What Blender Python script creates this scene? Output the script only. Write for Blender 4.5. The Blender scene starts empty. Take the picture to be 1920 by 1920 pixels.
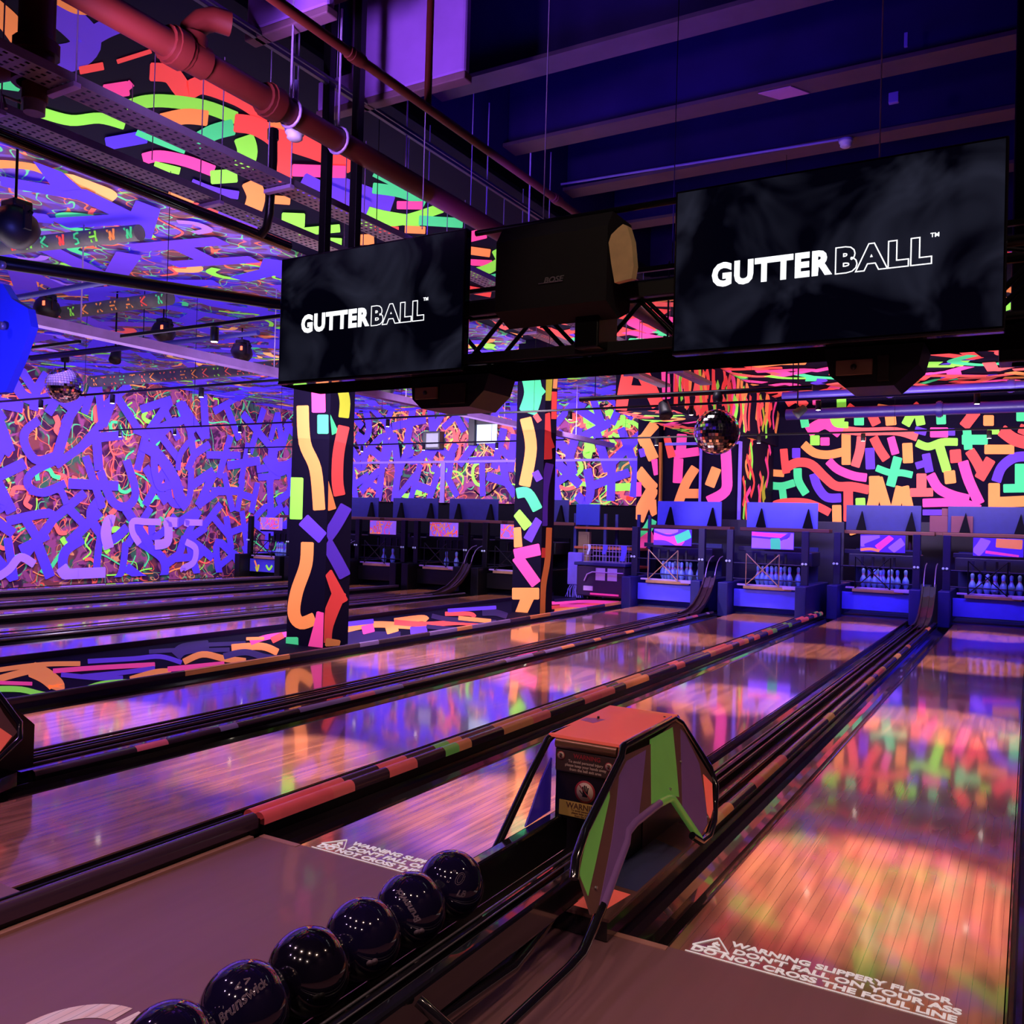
import bpy, bmesh, math, random
from mathutils import Vector, Matrix, noise
from math import sin, cos, pi, radians, sqrt, atan2
S = bpy.context.scene
COL = S.collection
# ---------------------------------------------------------------- camera
F, YAW, PIT, ROL = 1669.7562, 0.5286, 0.0113, 0.0274
CP = Vector((1.1102, -3.1132, 1.5245))
_f = Vector((-sin(YAW)*cos(PIT), cos(YAW)*cos(PIT), sin(PIT)))
_r = Vector((cos(YAW), sin(YAW), 0)); _u = _r.cross(_f)
RI = cos(ROL)*_r + sin(ROL)*_u; UP = -sin(ROL)*_r + cos(ROL)*_u; FW = _f
cd = bpy.data.cameras.new('camera'); cam = bpy.data.objects.new('camera', cd); COL.objects.link(cam)
cd.sensor_width = 36; cd.lens = F/1920*36; cd.clip_start = .02; cd.clip_end = 200
M = Matrix((RI, UP, -FW)).transposed().to_4x4(); M.translation = CP
cam.matrix_world = M; S.camera = cam
def on(u, v, ax, val):
    """measured photo pixel -> point of the real plane it lies on (axis ax at value val)"""
    d = FW + RI*((u-960)/F) - UP*((v-960)/F)
    return CP + d*((val-CP[ax])/d[ax])
# ---------------------------------------------------------------- world, exposure
w = bpy.data.worlds.new('world'); S.world = w; w.use_nodes = True
w.node_tree.nodes['Background'].inputs[0].default_value = (.26, .12, .70, 1)
w.node_tree.nodes['Background'].inputs[1].default_value = .07
S.view_settings.view_transform = 'Standard'; S.view_settings.look = 'None'
S.view_settings.exposure = 0.0; S.view_settings.gamma = 1; S.view_settings.use_curve_mapping = False
# ---------------------------------------------------------------- big lights
def aim(o, loc, tgt):
    o.location = loc; d = Vector(tgt)-Vector(loc); o.rotation_euler = d.to_track_quat('-Z', 'Y').to_euler()
def area(name, loc, tgt, sx, sy, power, col, spread=150):
    l = bpy.data.lights.new(name, 'AREA'); l.shape = 'RECTANGLE'; l.size = sx; l.size_y = sy
    l.energy = power; l.color = col; l.spread = radians(spread)
    o = bpy.data.objects.new(name, l); COL.objects.link(o); aim(o, loc, tgt); return o
def spot(name, loc, tgt, ang, power, col, blend=.6, r=.03):
    l = bpy.data.lights.new(name, 'SPOT'); l.spot_size = radians(ang); l.spot_blend = blend
    l.energy = power; l.color = col; l.shadow_soft_size = r
    o = bpy.data.objects.new(name, l); COL.objects.link(o); aim(o, loc, tgt); return o
UVW = (.95, .80, 1.0); BLU = (.13, .09, 1.0); WARM = (1.0, .62, .45)
area('uv_fill_back_wall', (-.8, 13.4, 3.2), (-1.0, 17.6, 2.7), 5.0, .2, 230, UVW)  # uv lights: unseen panels added to light the painted surfaces, no fixture modelled
area('uv_fill_left_wall', (-13.4, 7.5, 3.9), (-16.6, 7.5, 1.6), 13.0, .2, 370, UVW)
area('uv_fill_left_back_wall', (-11, 13.2, 3.6), (-11, 16, 2.8), 9.0, .2, 240, UVW)
area('uv_fill_ceiling_left', (-6.5, 3.0, 2.6), (-6.4, 3.2, 4.6), 4.0, 5.0, 120, UVW)
area('uv_fill_ceiling_far', (-8.5, 10.5, 3.0), (-8.5, 10.6, 4.6), 9.0, 3.0, 190, UVW)
area('uv_fill_ceiling_right', (-1.0, 11.5, 2.6), (-1.0, 12.0, 4.6), 5.0, 3.0, 120, UVW)
area('uv_wash_columns', (-4.5, 1.7, 4.2), (-6.4, 6.5, 1.4), .4, .3, 72, UVW, 70)
area('uv_wash_far_column', (-6.4, 6.4, 3.9), (-6.3, 10.5, 1.6), .3, .2, 60, UVW, 80)
area('uv_wash_island', (-6.6, 6.0, 4.0), (-6.5, 6.0, 0), .4, 9.0, 120, UVW, 90)
area('blue_wash_machines_near', (-3.9, 11.2, 2.5), (-3.9, 13.2, .5), 3.4, .2, 66, BLU, 120)
area('blue_wash_machines_right', (-.4, 12.0, 2.5), (-.4, 14.3, .5), 3.4, .2, 66, BLU, 120)
area('blue_wash_lanes_left', (-12.0, 6.0, 4.2), (-12.0, 8.0, 0), 7.0, 5.0, 160, (.30, .16, 1.0))
area('blue_up_light_beams', (-1.6, 1.9, 3.5), (-1.2, 4.0, 5.3), 2.4, .6, 42, (.10, .03, 1.0))
area('violet_light_duct', (-2.2, -.9, 3.3), (-2.5, 1.5, 4.9), .4, .3, 26, (.55, .3, 1.0), 90)
# added spots, then small warm ceiling lamps over the bowlers, behind the lens
spot('blue_wash_panel', (-3.2, -1.3, 2.2), (-4.2, .2, 2.5), 60, 260, (.12, .12, 1.0), .6, .04)  # added blue spot brightens the edge panel, no fixture modelled
spot('loudspeaker_fill', (.3, -1.6, 4.4), (-.8, 1.0, 2.9), 22, 70, (1, .75, .5), .8, .04)  # unseen spot added to brighten the loudspeaker end cap
spot('mirror_ball_fill', (-.3, 4.2, 3.6), (-1.91, 6.49, 2.58), 12, 60, (1, .88, .7), .5, .04)  # two unseen spots added to brighten the mirror balls
spot('mirror_ball_fill', (-9.0, 2.2, 3.9), (-10.79, 4.56, 3.29), 12, 70, (1, .95, .95), .5, .04)
for lx, ly, lp, lc in ((-2.6,-2.6,60,(1,.55,.72)), (-.9,-2.9,60,(1,.62,.55)), (.6,-2.4,55,(1,.60,.46)), (1.9,-1.6,60,(1,.60,.44)), (-.2,-4.6,55,(1,.66,.6)), (1.6,-4.2,45,(1,.66,.6)), (-4.6,-2.2,170,(.7,.32,1)), (-1.7,-4.8,55,(1,.6,.7)), (2.1,.8,50,(1,.62,.46)), (-3.2,-4.4,55,(.9,.5,1))):
    spot('ceiling_lamp_beam', (lx, ly, 4.4), (lx, ly+.5, 0), 110, lp*1.5, lc, .8, .045)

# ---------------------------------------------------------------- materials
MATS = {}
def mat(name, col, rough=.5, metal=0, emit=0, ecol=None, coat=0, spec=.5, var=.12, scale=8., bump=0, alpha=1):
    if name in MATS: return MATS[name]
    m = bpy.data.materials.new(name); m.use_nodes = True; nt = m.node_tree; b = nt.nodes['Principled BSDF']
    tc = nt.nodes.new('ShaderNodeTexCoord'); nz = nt.nodes.new('ShaderNodeTexNoise')
    nz.inputs['Scale'].default_value = scale; nz.inputs['Detail'].default_value = 4
    nt.links.new(tc.outputs['Object'], nz.inputs['Vector'])
    mx = nt.nodes.new('ShaderNodeMix'); mx.data_type = 'RGBA'
    mx.inputs[6].default_value = tuple(c*(1-var) for c in col)+(1,)
    mx.inputs[7].default_value = tuple(min(1, c*(1+var)) for c in col)+(1,)
    nt.links.new(nz.outputs['Fac'], mx.inputs[0]); nt.links.new(mx.outputs[2], b.inputs['Base Color'])
    b.inputs['Roughness'].default_value = rough; b.inputs['Metallic'].default_value = metal
    b.inputs['Coat Weight'].default_value = coat; b.inputs['Specular IOR Level'].default_value = spec
    if emit:
        b.inputs['Emission Strength'].default_value = emit
        if ecol: b.inputs['Emission Color'].default_value = tuple(ecol)+(1,)
        else: nt.links.new(mx.outputs[2], b.inputs['Emission Color'])
    if bump:
        bp = nt.nodes.new('ShaderNodeBump'); bp.inputs['Strength'].default_value = bump; bp.inputs['Distance'].default_value = .01
        nt.links.new(nz.outputs['Fac'], bp.inputs['Height']); nt.links.new(bp.outputs['Normal'], b.inputs['Normal'])
    MATS[name] = m; return m
def s2l(*c): return tuple((x/255/12.92 if x/255 <= .04045 else ((x/255+.055)/1.055)**2.4) for x in c)
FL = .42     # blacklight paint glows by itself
PAL = dict(O=(255,146,84), R=(255,80,80), P=(255,76,160), G=(146,242,84), M=(76,214,140), V=(98,60,214), B=(84,56,240),
           Y=(190,196,60), L=(160,110,242), K=(13,6,32), W=(225,205,255), S=(255,98,98), E=(255,180,110))
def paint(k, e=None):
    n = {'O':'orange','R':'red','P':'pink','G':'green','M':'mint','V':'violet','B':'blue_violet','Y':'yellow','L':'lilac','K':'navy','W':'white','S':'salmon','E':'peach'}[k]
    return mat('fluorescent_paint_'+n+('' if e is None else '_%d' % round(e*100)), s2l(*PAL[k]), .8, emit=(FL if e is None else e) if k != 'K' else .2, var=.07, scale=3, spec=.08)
def dullp(k, f=.5):
    return mat('dull_paint_%s_%d' % (k, f*100), tuple(c*f for c in s2l(*PAL[k])), .6, var=.1)
black = mat('black_metal', (.012,.011,.014), .32, .6, var=.2)
blackg = mat('black_gloss', (.010,.009,.013), .10, 0, coat=1)
blackp = mat('black_plastic', (.016,.015,.020), .45)
dark = mat('dark_void', (.004,.003,.008), .8, spec=.05)
steel = mat('steel', (.55,.52,.55), .3, .9)
galv = mat('galvanised_steel', (.26,.21,.30), .45, .5, scale=30)
redpipe = mat('red_pipe_paint', s2l(80,20,10), .5, bump=.1)
concrete = mat('dark_concrete', s2l(34,22,74), .9, spec=.1, var=.35, scale=2.5, bump=.4)
brownsteel = mat('brown_flange', s2l(78,58,66), .6, var=.35, scale=6)
white = mat('white_plastic', (.75,.73,.78), .4)
glow = mat('lamp_glow', (1,.9,.8), .5, emit=18, ecol=(1,.86,.7))
def wood(name, c1, c2, plank=.035, rough=.16, coat=.6, grain=1., line=.06):
    m = bpy.data.materials.new(name); m.use_nodes = True; nt = m.node_tree; b = nt.nodes['Principled BSDF']; N = nt.nodes.new; L = nt.links.new
    tc = N('ShaderNodeTexCoord'); sp = N('ShaderNodeSeparateXYZ'); L(tc.outputs['Object'], sp.inputs[0])
    dv = N('ShaderNodeMath'); dv.operation = 'DIVIDE'; dv.inputs[1].default_value = plank; L(sp.outputs[0], dv.inputs[0])
    fl = N('ShaderNodeMath'); fl.operation = 'FLOOR'; L(dv.outputs[0], fl.inputs[0])
    fr = N('ShaderNodeMath'); fr.operation = 'FRACT'; L(dv.outputs[0], fr.inputs[0])
    wn = N('ShaderNodeTexWhiteNoise'); wn.noise_dimensions = '1D'; L(fl.outputs[0], wn.inputs['W'])
    # cathedral grain : wave distorted by noise, stretched along y, shifted per board
    cb = N('ShaderNodeCombineXYZ'); mu = N('ShaderNodeMath'); mu.operation = 'MULTIPLY'; mu.inputs[1].default_value = .10; L(sp.outputs[1], mu.inputs[0])
    L(sp.outputs[0], cb.inputs[0]); L(mu.outputs[0], cb.inputs[1]); mz = N('ShaderNodeMath'); mz.operation='MULTIPLY'; mz.inputs[1].default_value = 3.; L(fl.outputs[0], mz.inputs[0])
    nz = N('ShaderNodeTexNoise'); nz.inputs['Scale'].default_value = 5.5; nz.inputs['Detail'].default_value = 1.5; L(cb.outputs[0], nz.inputs['Vector'])
    m1 = N('ShaderNodeMath'); m1.operation = 'MULTIPLY'; m1.inputs[1].default_value = 34.; L(nz.outputs['Fac'], m1.inputs[0])
    sn = N('ShaderNodeMath'); sn.operation = 'SINE'; L(m1.outputs[0], sn.inputs[0])
    mr = N('ShaderNodeMapRange'); mr.inputs[1].default_value = -1; mr.inputs[2].default_value = 1; mr.inputs[3].default_value = 0; mr.inputs[4].default_value = grain*.75; L(sn.outputs[0], mr.inputs[0])
    ad = N('ShaderNodeMath'); ad.operation = 'MULTIPLY_ADD'; ad.inputs[1].default_value = .3; L(wn.outputs['Value'], ad.inputs[0]); L(mr.outputs[0], ad.inputs[2])
    mx = N('ShaderNodeMix'); mx.data_type = 'RGBA'; mx.inputs[6].default_value = c1+(1,); mx.inputs[7].default_value = c2+(1,); L(ad.outputs[0], mx.inputs[0])
    gt = N('ShaderNodeMath'); gt.operation = 'LESS_THAN'; gt.inputs[1].default_value = line; L(fr.outputs[0], gt.inputs[0])
    m2 = N('ShaderNodeMix'); m2.data_type = 'RGBA'; L(gt.outputs[0], m2.inputs[0]); L(mx.outputs[2], m2.inputs[6]); m2.inputs[7].default_value = tuple(c*.35 for c in c1)+(1,)
    L(m2.outputs[2], b.inputs['Base Color']); b.inputs['Roughness'].default_value = rough
    b.inputs['Coat Weight'].default_value = coat; b.inputs['Coat Roughness'].default_value = .06
    MATS[name] = m; return m
lanewood = wood('lane_wood', s2l(186,128,106), s2l(142,94,78), .0385, .15, .9)
approachwood = wood('approach_wood', s2l(140,102,108), s2l(132,95,101), .17, .45, .10, .4, 0.)
gutterm = mat('gutter_plastic', s2l(34,26,30), .16, 0, coat=.6, var=.3, scale=3)

def graffiti_base(name, cols, sc=1.3):
    """layered spray paint ground: dark wall with soft clouds and thin neon lines"""
    m = bpy.data.materials.new(name); m.use_nodes = True; nt = m.node_tree; b = nt.nodes['Principled BSDF']; N = nt.nodes.new; L = nt.links.new
    tc = N('ShaderNodeTexCoord'); cur = None
    base = N('ShaderNodeRGB'); base.outputs[0].default_value = cols[0]+(1,); cur = base.outputs[0]
    for i, c in enumerate(cols[1:]):
        nz = N('ShaderNodeTexNoise'); nz.inputs['Scale'].default_value = sc*(.9+.35*i); nz.inputs['Detail'].default_value = 2.5 if i % 2 == 0 else 0; nz.inputs['Distortion'].default_value = 1.0 if i % 2 == 0 else .5
        mp = N('ShaderNodeMapping'); mp.inputs['Location'].default_value = (i*7.3, i*3.1, i*5.7); L(tc.outputs['Object'], mp.inputs[0]); L(mp.outputs[0], nz.inputs['Vector'])
        mr = N('ShaderNodeMapRange')
        if i % 2 == 0:
            mr.inputs[1].default_value = .53; mr.inputs[2].default_value = .60; L(nz.outputs['Fac'], mr.inputs[0])
        else:
            a = N('ShaderNodeMath'); a.operation = 'SUBTRACT'; a.inputs[1].default_value = .5; L(nz.outputs['Fac'], a.inputs[0])
            a2 = N('ShaderNodeMath'); a2.operation = 'ABSOLUTE'; L(a.outputs[0], a2.inputs[0])
            mr.inputs[1].default_value = .015; mr.inputs[2].default_value = .007; L(a2.outputs[0], mr.inputs[0])
        mx = N('ShaderNodeMix'); mx.data_type = 'RGBA'; L(mr.outputs[0], mx.inputs[0]); L(cur, mx.inputs[6]); mx.inputs[7].default_value = c+(1,); cur = mx.outputs[2]
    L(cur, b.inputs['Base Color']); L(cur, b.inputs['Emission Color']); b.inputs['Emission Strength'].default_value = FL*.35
    b.inputs['Roughness'].default_value = .8; b.inputs['Specular IOR Level'].default_value = .1; MATS[name] = m; return m
gbase = graffiti_base('sprayed_wall', [s2l(66,28,70), s2l(130,64,74), s2l(90,200,140), s2l(60,100,84), s2l(255,96,80), s2l(150,70,130), s2l(230,150,110)], 1.3)
cbase = graffiti_base('sprayed_ceiling', [s2l(110,72,120), s2l(84,58,220), s2l(130,220,120), s2l(120,80,86), s2l(250,120,90), s2l(120,90,200), s2l(110,225,160)], 1.3)
gdark = graffiti_base('sprayed_wall_dim', [s2l(44,12,50), s2l(96,30,60), s2l(130,70,60), s2l(60,24,70), s2l(110,60,190)], 1.1)

# ---------------------------------------------------------------- mesh helpers
def wl(o):
    v = Vector((0, 0, 0))
    while o: v += o.location; o = o.parent
    return v
class MB:
    def __init__(s): s.v = []; s.f = []; s.m = []; s.s = []
    def add(s, vs, fs, mi=0, smooth=False, T=None):
        o = len(s.v); s.v += [tuple(T @ Vector(p)) if T else tuple(p) for p in vs]
        for f in fs: s.f.append(tuple(i+o for i in f)); s.m.append(mi); s.s.append(smooth)
        return s
    def box(s, x0, x1, y0, y1, z0, z1, mi=0, T=None):
        vs = [(x, y, z) for x in (x0, x1) for y in (y0, y1) for z in (z0, z1)]
        return s.add(vs, [(0,1,3,2),(4,6,7,5),(0,4,5,1),(2,3,7,6),(0,2,6,4),(1,5,7,3)], mi, False, T)
    def bbox(s, x0, x1, y0, y1, z0, z1, b=.01, mi=0, T=None):
        """box with chamfered edges"""
        bm = bmesh.new(); bmesh.ops.create_cube(bm, size=1)
        for v in bm.verts: v.co = Vector(((x0+x1)/2+v.co.x*(x1-x0), (y0+y1)/2+v.co.y*(y1-y0), (z0+z1)/2+v.co.z*(z1-z0)))
        bmesh.ops.bevel(bm, geom=bm.edges[:], offset=b, segments=2, affect='EDGES', profile=.5)
        bm.verts.index_update(); s.add([v.co for v in bm.verts], [tuple(v.index for v in f.verts) for f in bm.faces], mi, False, T); bm.free(); return s
    def poly(s, pts, mi=0): return s.add(pts, [tuple(range(len(pts)))], mi)
    def prism(s, pts, d, mi=0):
        n = len(pts); d = Vector(d); a = [Vector(p) for p in pts]; vs = a+[p+d for p in a]
        fs = [tuple(range(n))[::-1], tuple(range(n, 2*n))]+[(i, (i+1) % n, n+(i+1) % n, n+i) for i in range(n)]
        return s.add(vs, fs, mi)
    def tube(s, path, r, seg=8, mi=0, caps=True, closed=False):
        P = [Vector(p) for p in path]; n = len(P); rings = []; nrm = None; rr = r if isinstance(r, (list, tuple)) else [r]*n
        for i, p in enumerate(P):
            a = P[i-1] if i or closed else p; b = P[(i+1) % n] if i < n-1 or closed else p
            t = ((p-a).normalized()+(b-p).normalized()).normalized() if (p-a).length and (b-p).length else (b-a).normalized()
            if nrm is None: nrm = t.orthogonal().normalized()
            nrm = (nrm-t*nrm.dot(t)); nrm = nrm.normalized() if nrm.length > 1e-6 else t.orthogonal().normalized()
            bi = t.cross(nrm)
            rings.append([p+nrm*rr[i]*cos(2*pi*k/seg)+bi*rr[i]*sin(2*pi*k/seg) for k in range(seg)])
        vs = [v for r_ in rings for v in r_]; fs = []
        for i in range(n-1+(1 if closed else 0)):
            j = (i+1) % n
            for k in range(seg): fs.append((i*seg+k, i*seg+(k+1) % seg, j*seg+(k+1) % seg, j*seg+k))
        s.add(vs, fs, mi, True)
        if caps and not closed:
            o = len(s.v); s.add(rings[0], [tuple(range(seg))[::-1]], mi); s.add(rings[-1], [tuple(range(seg))], mi)
        return s
    def lathe(s, prof, seg=16, T=None, mi=0):
        vs = []; fs = []; n = len(prof)
        for r, z in prof:
            for k in range(seg): vs.append((r*cos(2*pi*k/seg), r*sin(2*pi*k/seg), z))
        for i in range(n-1):
            for k in range(seg): fs.append((i*seg+k, i*seg+(k+1) % seg, (i+1)*seg+(k+1) % seg, (i+1)*seg+k))
        fs.append(tuple(range(seg))[::-1]); fs.append(tuple(range((n-1)*seg, n*seg)))
        return s.add(vs, fs, mi, True, T)
    def build(s, name, mats, parent=None):
        me = bpy.data.meshes.new(name); me.from_pydata(s.v, [], s.f)
        for m in (mats if isinstance(mats, (list, tuple)) else [mats]): me.materials.append(m)
        me.polygons.foreach_set('material_index', s.m); me.polygons.foreach_set('use_smooth', s.s); me.update()
        o = bpy.data.objects.new(name, me); COL.objects.link(o)
        if parent: o.parent = parent; o.location = -wl(parent)
        return o
def tag(o, label, cat, group=None, kind=None):
    if label: o['label'] = label
    if cat: o['category'] = cat
    if group: o['group'] = group
    if kind: o['kind'] = kind
    return o
def thing(name, label, cat, group=None, loc=(0,0,0)):
    """Empty at the thing's base; children are given in world coordinates"""
    o = bpy.data.objects.new(name, None); COL.objects.link(o); o.location = loc; o.empty_display_size = .1
    return tag(o, label, cat, group)
def struct(mb, name, mats): return tag(mb.build(name, mats), None, None, kind='structure')
def dup(root, delta, label=None, group=None):
    r = root.copy(); COL.objects.link(r); r.location = Vector(root.location)+Vector(delta)
    if label: r['label'] = label
    if group: r['group'] = group
    def rec(a, b):
        for ch in list(a.children):
            c = ch.copy(); COL.objects.link(c); c.parent = b; rec(ch, c)
    rec(root, r); return r
def smooth_pts(pts, n=5):
    if len(pts) < 3: return [tuple(p) for p in pts]
    out = []; Q = [pts[0]]+list(pts)+[pts[-1]]
    for i in range(1, len(Q)-2):
        for k in range(n):
            t = k/n; t2 = t*t; t3 = t2*t
            out.append(tuple(.5*((2*Q[i][c])+(-Q[i-1][c]+Q[i+1][c])*t+(2*Q[i-1][c]-5*Q[i][c]+4*Q[i+1][c]-Q[i+2][c])*t2+(-Q[i-1][c]+3*Q[i][c]-3*Q[i+1][c]+Q[i+2][c])*t3) for c in range(2)))
    out.append(tuple(pts[-1])); return out
def ribbon2(pts, w, sm=True):
    """2D centre line -> list of 2D quads with softened ends"""
    p = smooth_pts(pts) if sm else [tuple(q) for q in pts]; L = []; R = []; ww = []
    # soften both ends
    d0 = Vector(p[0])-Vector(p[1]); d1 = Vector(p[-1])-Vector(p[-2])
    if d0.length: p = [tuple(Vector(p[0])+d0.normalized()*w*.07)]+p
    if d1.length: p = p+[tuple(Vector(p[-1])+d1.normalized()*w*.07)]
    for i, q in enumerate(p):
        a = Vector(p[max(0, i-1)]); b = Vector(p[min(len(p)-1, i+1)]); t = (b-a)
        if t.length == 0: t = Vector((1, 0))
        t.normalize(); nn = Vector((-t.y, t.x)); h = w/2*(.82 if i in (0, len(p)-1) else 1)
        L.append(Vector(q)+nn*h); R.append(Vector(q)-nn*h)
    return [(L[i], R[i], R[i+1], L[i+1]) for i in range(len(p)-1)]
PK = list('KORPGMVBYLWSE'); PI_ = {k: i for i, k in enumerate(PK)}
ND = len(PK)
def paints_lit_and_dim(): return [paint(k) for k in PK]+[paint(k, .10) for k in PK]  # dim set glows less: unlit faces carry their shade in the paint
def paints(base=None, e=None):
    l = [paint(k, e) for k in PK]
    if base: l[0] = base
    return l
_lay = [0]
def px_strokes(mb, strokes, ax, val, off, ox=0, oy=0, sc=1., eps=.0008, cl=None, dim=0):
    """trace painted strokes: photo pixels -> real plane; each stroke lies a hair over the one before"""
    for i, (k, wd, pts) in enumerate(strokes):
        for q in ribbon2([(ox+x*sc, oy+y*sc) for x, y in pts], wd*sc):
            P = [on(a.x, a.y, ax, val) for a in q]
            for p in P:
                if cl:
                    for c in range(3):
                        if cl[c]: p[c] = min(max(p[c], cl[c][0]), cl[c][1])
                p[ax] += off*(.004+eps*i)
            mb.poly(P, PI_[k]+dim)
def pl_strokes(mb, strokes, fn, dim=0):
    for i, (k, wd, pts) in enumerate(strokes):
        for q in ribbon2(pts, wd): mb.poly([fn(a.x, a.y, .003+.00012*i) for a in q], PI_[k]+dim)
GL = {'A': [[(0,0),(.42,1),(.84,0)],[(.2,.4),(.64,.4)]], 'H': [[(0,0),(0,1)],[(.6,0),(.6,1)],[(0,.5),(.6,.5)]], 'X': [[(0,0),(.7,1)],[(.7,0),(0,1)]],
      'K': [[(0,0),(0,1)],[(.6,1),(.1,.5)],[(.1,.5),(.65,0)]], 'N': [[(0,0),(0,1)],[(0,1),(.6,0)],[(.6,0),(.6,1)]], 'T': [[(0,1),(.8,1)],[(.4,1),(.4,0)]],
      'Y': [[(0,1),(.35,.5)],[(.7,1),(.35,.5)],[(.35,.5),(.35,0)]], 'V': [[(0,1),(.35,0)],[(.35,0),(.7,1)]], 'U': [[(0,1),(.05,.25),(.35,0),(.65,.25),(.7,1)]],
      'S': [[(.6,1),(.15,.9),(.2,.55),(.55,.4),(.5,.05),(0,0)]], 'C': [[(.6,.95),(.15,.85),(0,.5),(.15,.1),(.6,.05)]], 'L': [[(0,1),(0,0)],[(0,0),(.55,0)]],
      'I': [[(0,0),(.1,.5),(0,1)]], 'W': [[(0,1),(.2,0)],[(.2,0),(.4,.8)],[(.4,.8),(.6,0)],[(.6,0),(.8,1)]], 'J': [[(.5,1),(.5,.3),(.25,0),(0,.25)]], 'F': [[(0,0),(0,1)],[(0,1),(.55,1)],[(0,.55),(.45,.55)]]}
def letters(seed, x0, x1, y0, y1, h, wd, cols, jit=.25, gap=1.0, rot=.35, alpha='AHXKNTYVUSCLIWJF'):
    rnd = random.Random(seed); out = []; y = y0
    while y < y1:
        x = x0+rnd.uniform(-.3, .2)*h
        while x < x1:
            g = GL[rnd.choice(alpha)]; a = rnd.uniform(-rot, rot); s = h*rnd.uniform(.8, 1.12); c = rnd.choice(cols)
            cx, cy = x+rnd.uniform(-jit, jit)*h*.4, y+rnd.uniform(-jit, jit)*h*.5
            for st in g:
                q = []
                for px, py in st:
                    px = (px-.35)*s+rnd.uniform(-.04, .04)*s; py = (py-.5)*s+rnd.uniform(-.04, .04)*s
                    q.append((cx+px*cos(a)-py*sin(a), cy+px*sin(a)+py*cos(a)))
                out.append((c, wd*rnd.uniform(.85, 1.15), q))
            x += h*gap*rnd.uniform(.62, .95)
        y += h*rnd.uniform(.86, 1.0)
    return out
def scribbles(seed, n, x0, x1, y0, y1, wd, cols, ln=.9):
    rnd = random.Random(seed); out = []
    for _ in range(n):
        x, y = rnd.uniform(x0, x1), rnd.uniform(y0, y1); a = rnd.uniform(0, 2*pi); q = [(x, y)]
        for k in range(rnd.randint(3, 6)):
            a += rnd.uniform(-1.5, 1.5); x += cos(a)*ln*.3; y += sin(a)*ln*.3; q.append((min(max(x, x0), x1), min(max(y, y0), y1)))
        out.append((rnd.choice(cols), wd*rnd.uniform(.6, 1.6), q))
    return out
def clampfn(f, x0, x1, y0, y1):
    return lambda a, b, o: f(min(max(a, x0), x1), min(max(b, y0), y1), o)

def text_mesh(body, size, T, parent, m, name='lettering', ext=.002, off=0., outline=0., align='LEFT', sx=1., shear=0., space=1.):
    """lettering as a mesh part; T maps text x,y,z to the world"""
    c = bpy.data.curves.new(name, 'FONT'); c.body = body; c.size = size; c.align_x = align; c.shear = shear; c.space_character = space
    c.resolution_u = 3
    if outline: c.fill_mode = 'NONE'; c.bevel_depth = outline; c.bevel_resolution = 0; c.offset = off
    else: c.extrude = ext; c.offset = off
    o = bpy.data.objects.new(name, c); COL.objects.link(o); dg = bpy.context.evaluated_depsgraph_get()
    me = bpy.data.meshes.new_from_object(o.evaluated_get(dg)); bpy.data.objects.remove(o); bpy.data.curves.remove(c)
    me.transform(T @ Matrix.Diagonal((sx, 1, 1, 1))); me.materials.clear(); me.materials.append(m)
    ob = bpy.data.objects.new(name, me); COL.objects.link(ob)
    if parent: ob.parent = parent; ob.location = -wl(parent)
    return ob
def frame(o, x, y):   # matrix with origin o and x,y directions
    x = Vector(x).normalized(); y = Vector(y).normalized(); z = x.cross(y)
    m = Matrix((x, y, z)).transposed().to_4x4(); m.translation = Vector(o); return m

# ================================================================ SETTING
CZ = 4.55                                   # painted ceiling
XL, YB, YR, XR = -16.6, 16.1, 17.6, 2.6     # left wall, left back wall, right back wall, right wall
# subfloor and approaches
m = MB(); m.box(XL, XR, -7, 18.2, -.34, -.30); struct(m, 'floor', dark)
m = MB(); m.box(-2.03, XR, -7, 0, -.30, 0); struct(m, 'floor', approachwood)
m = MB(); m.box(-7.45, -2.18, -7, -1.0, -.30, 0); struct(m, 'floor', approachwood)
m = MB(); m.box(XL, -7.45, -7, -1.0, -.30, 0); struct(m, 'floor', approachwood)
# left wall with layered graffiti
m = MB(); m.box(XL-.1, XL, -7, YB+.1, -.3, CZ+.2, 0)
f = clampfn(lambda y, z, o: (XL+o, y, z), 1, YB, .05, CZ)
st = scribbles(5, 150, 1, 15.8, .1, 4.4, .026, 'GMSSROO', .8)+scribbles(8, 60, 1, 12, .1, 4.4, .10, 'GMSS', .5)
st += letters(3, 1.5, 15.6, .40, 4.5, .92, .20, 'B', rot=1.2, gap=1.12, alpha='AHXKNTYVUJXAYCN')+scribbles(61, 26, 1.4, 12.0, .15, 1.3, .19, 'LLL', 1.1)+scribbles(62, 14, 1.4, 15.6, .3, 4.3, .20, 'B', 1.1)
pl_strokes(m, st, f)
struct(m, 'wall_left', paints(gbase))
# left back wall, painted above the machines
m = MB(); m.box(XL, -5.9, YB, YB+.1, 1.98, CZ+.2, 0); m.box(XL, -5.9, YB+.05, YB+.1, -.3, 1.98, 5)
f = clampfn(lambda x, z, o: (x, YB-o, z), XL, -6.0, 2.0, CZ)
st = scribbles(15, 200, XL, -6, 2.0, 4.5, .030, 'GMSOSE', .7)+scribbles(18, 30, XL, -6, 2.15, 4.5, .10, 'GMS', .8)+scribbles(19, 9, -8.6, -6.2, 2.4, 4.2, .12, 'GG', .5)
st += letters(23, XL+.3, -6.3, 2.5, 4.5, .95, .20, 'B', rot=.8, gap=1.02, alpha='AHXKNTYVAXJ')
pl_strokes(m, st, f)
P_ = paints(gbase); P_[5] = dark
struct(m, 'wall_back_left', P_)
m = MB(); m.box(-12.28, -12.14, YB-.06, YB-.02, 1.98, 3.05); m.box(XL, -6, YB-.05, YB-.02, 3.02, 3.08)
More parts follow.
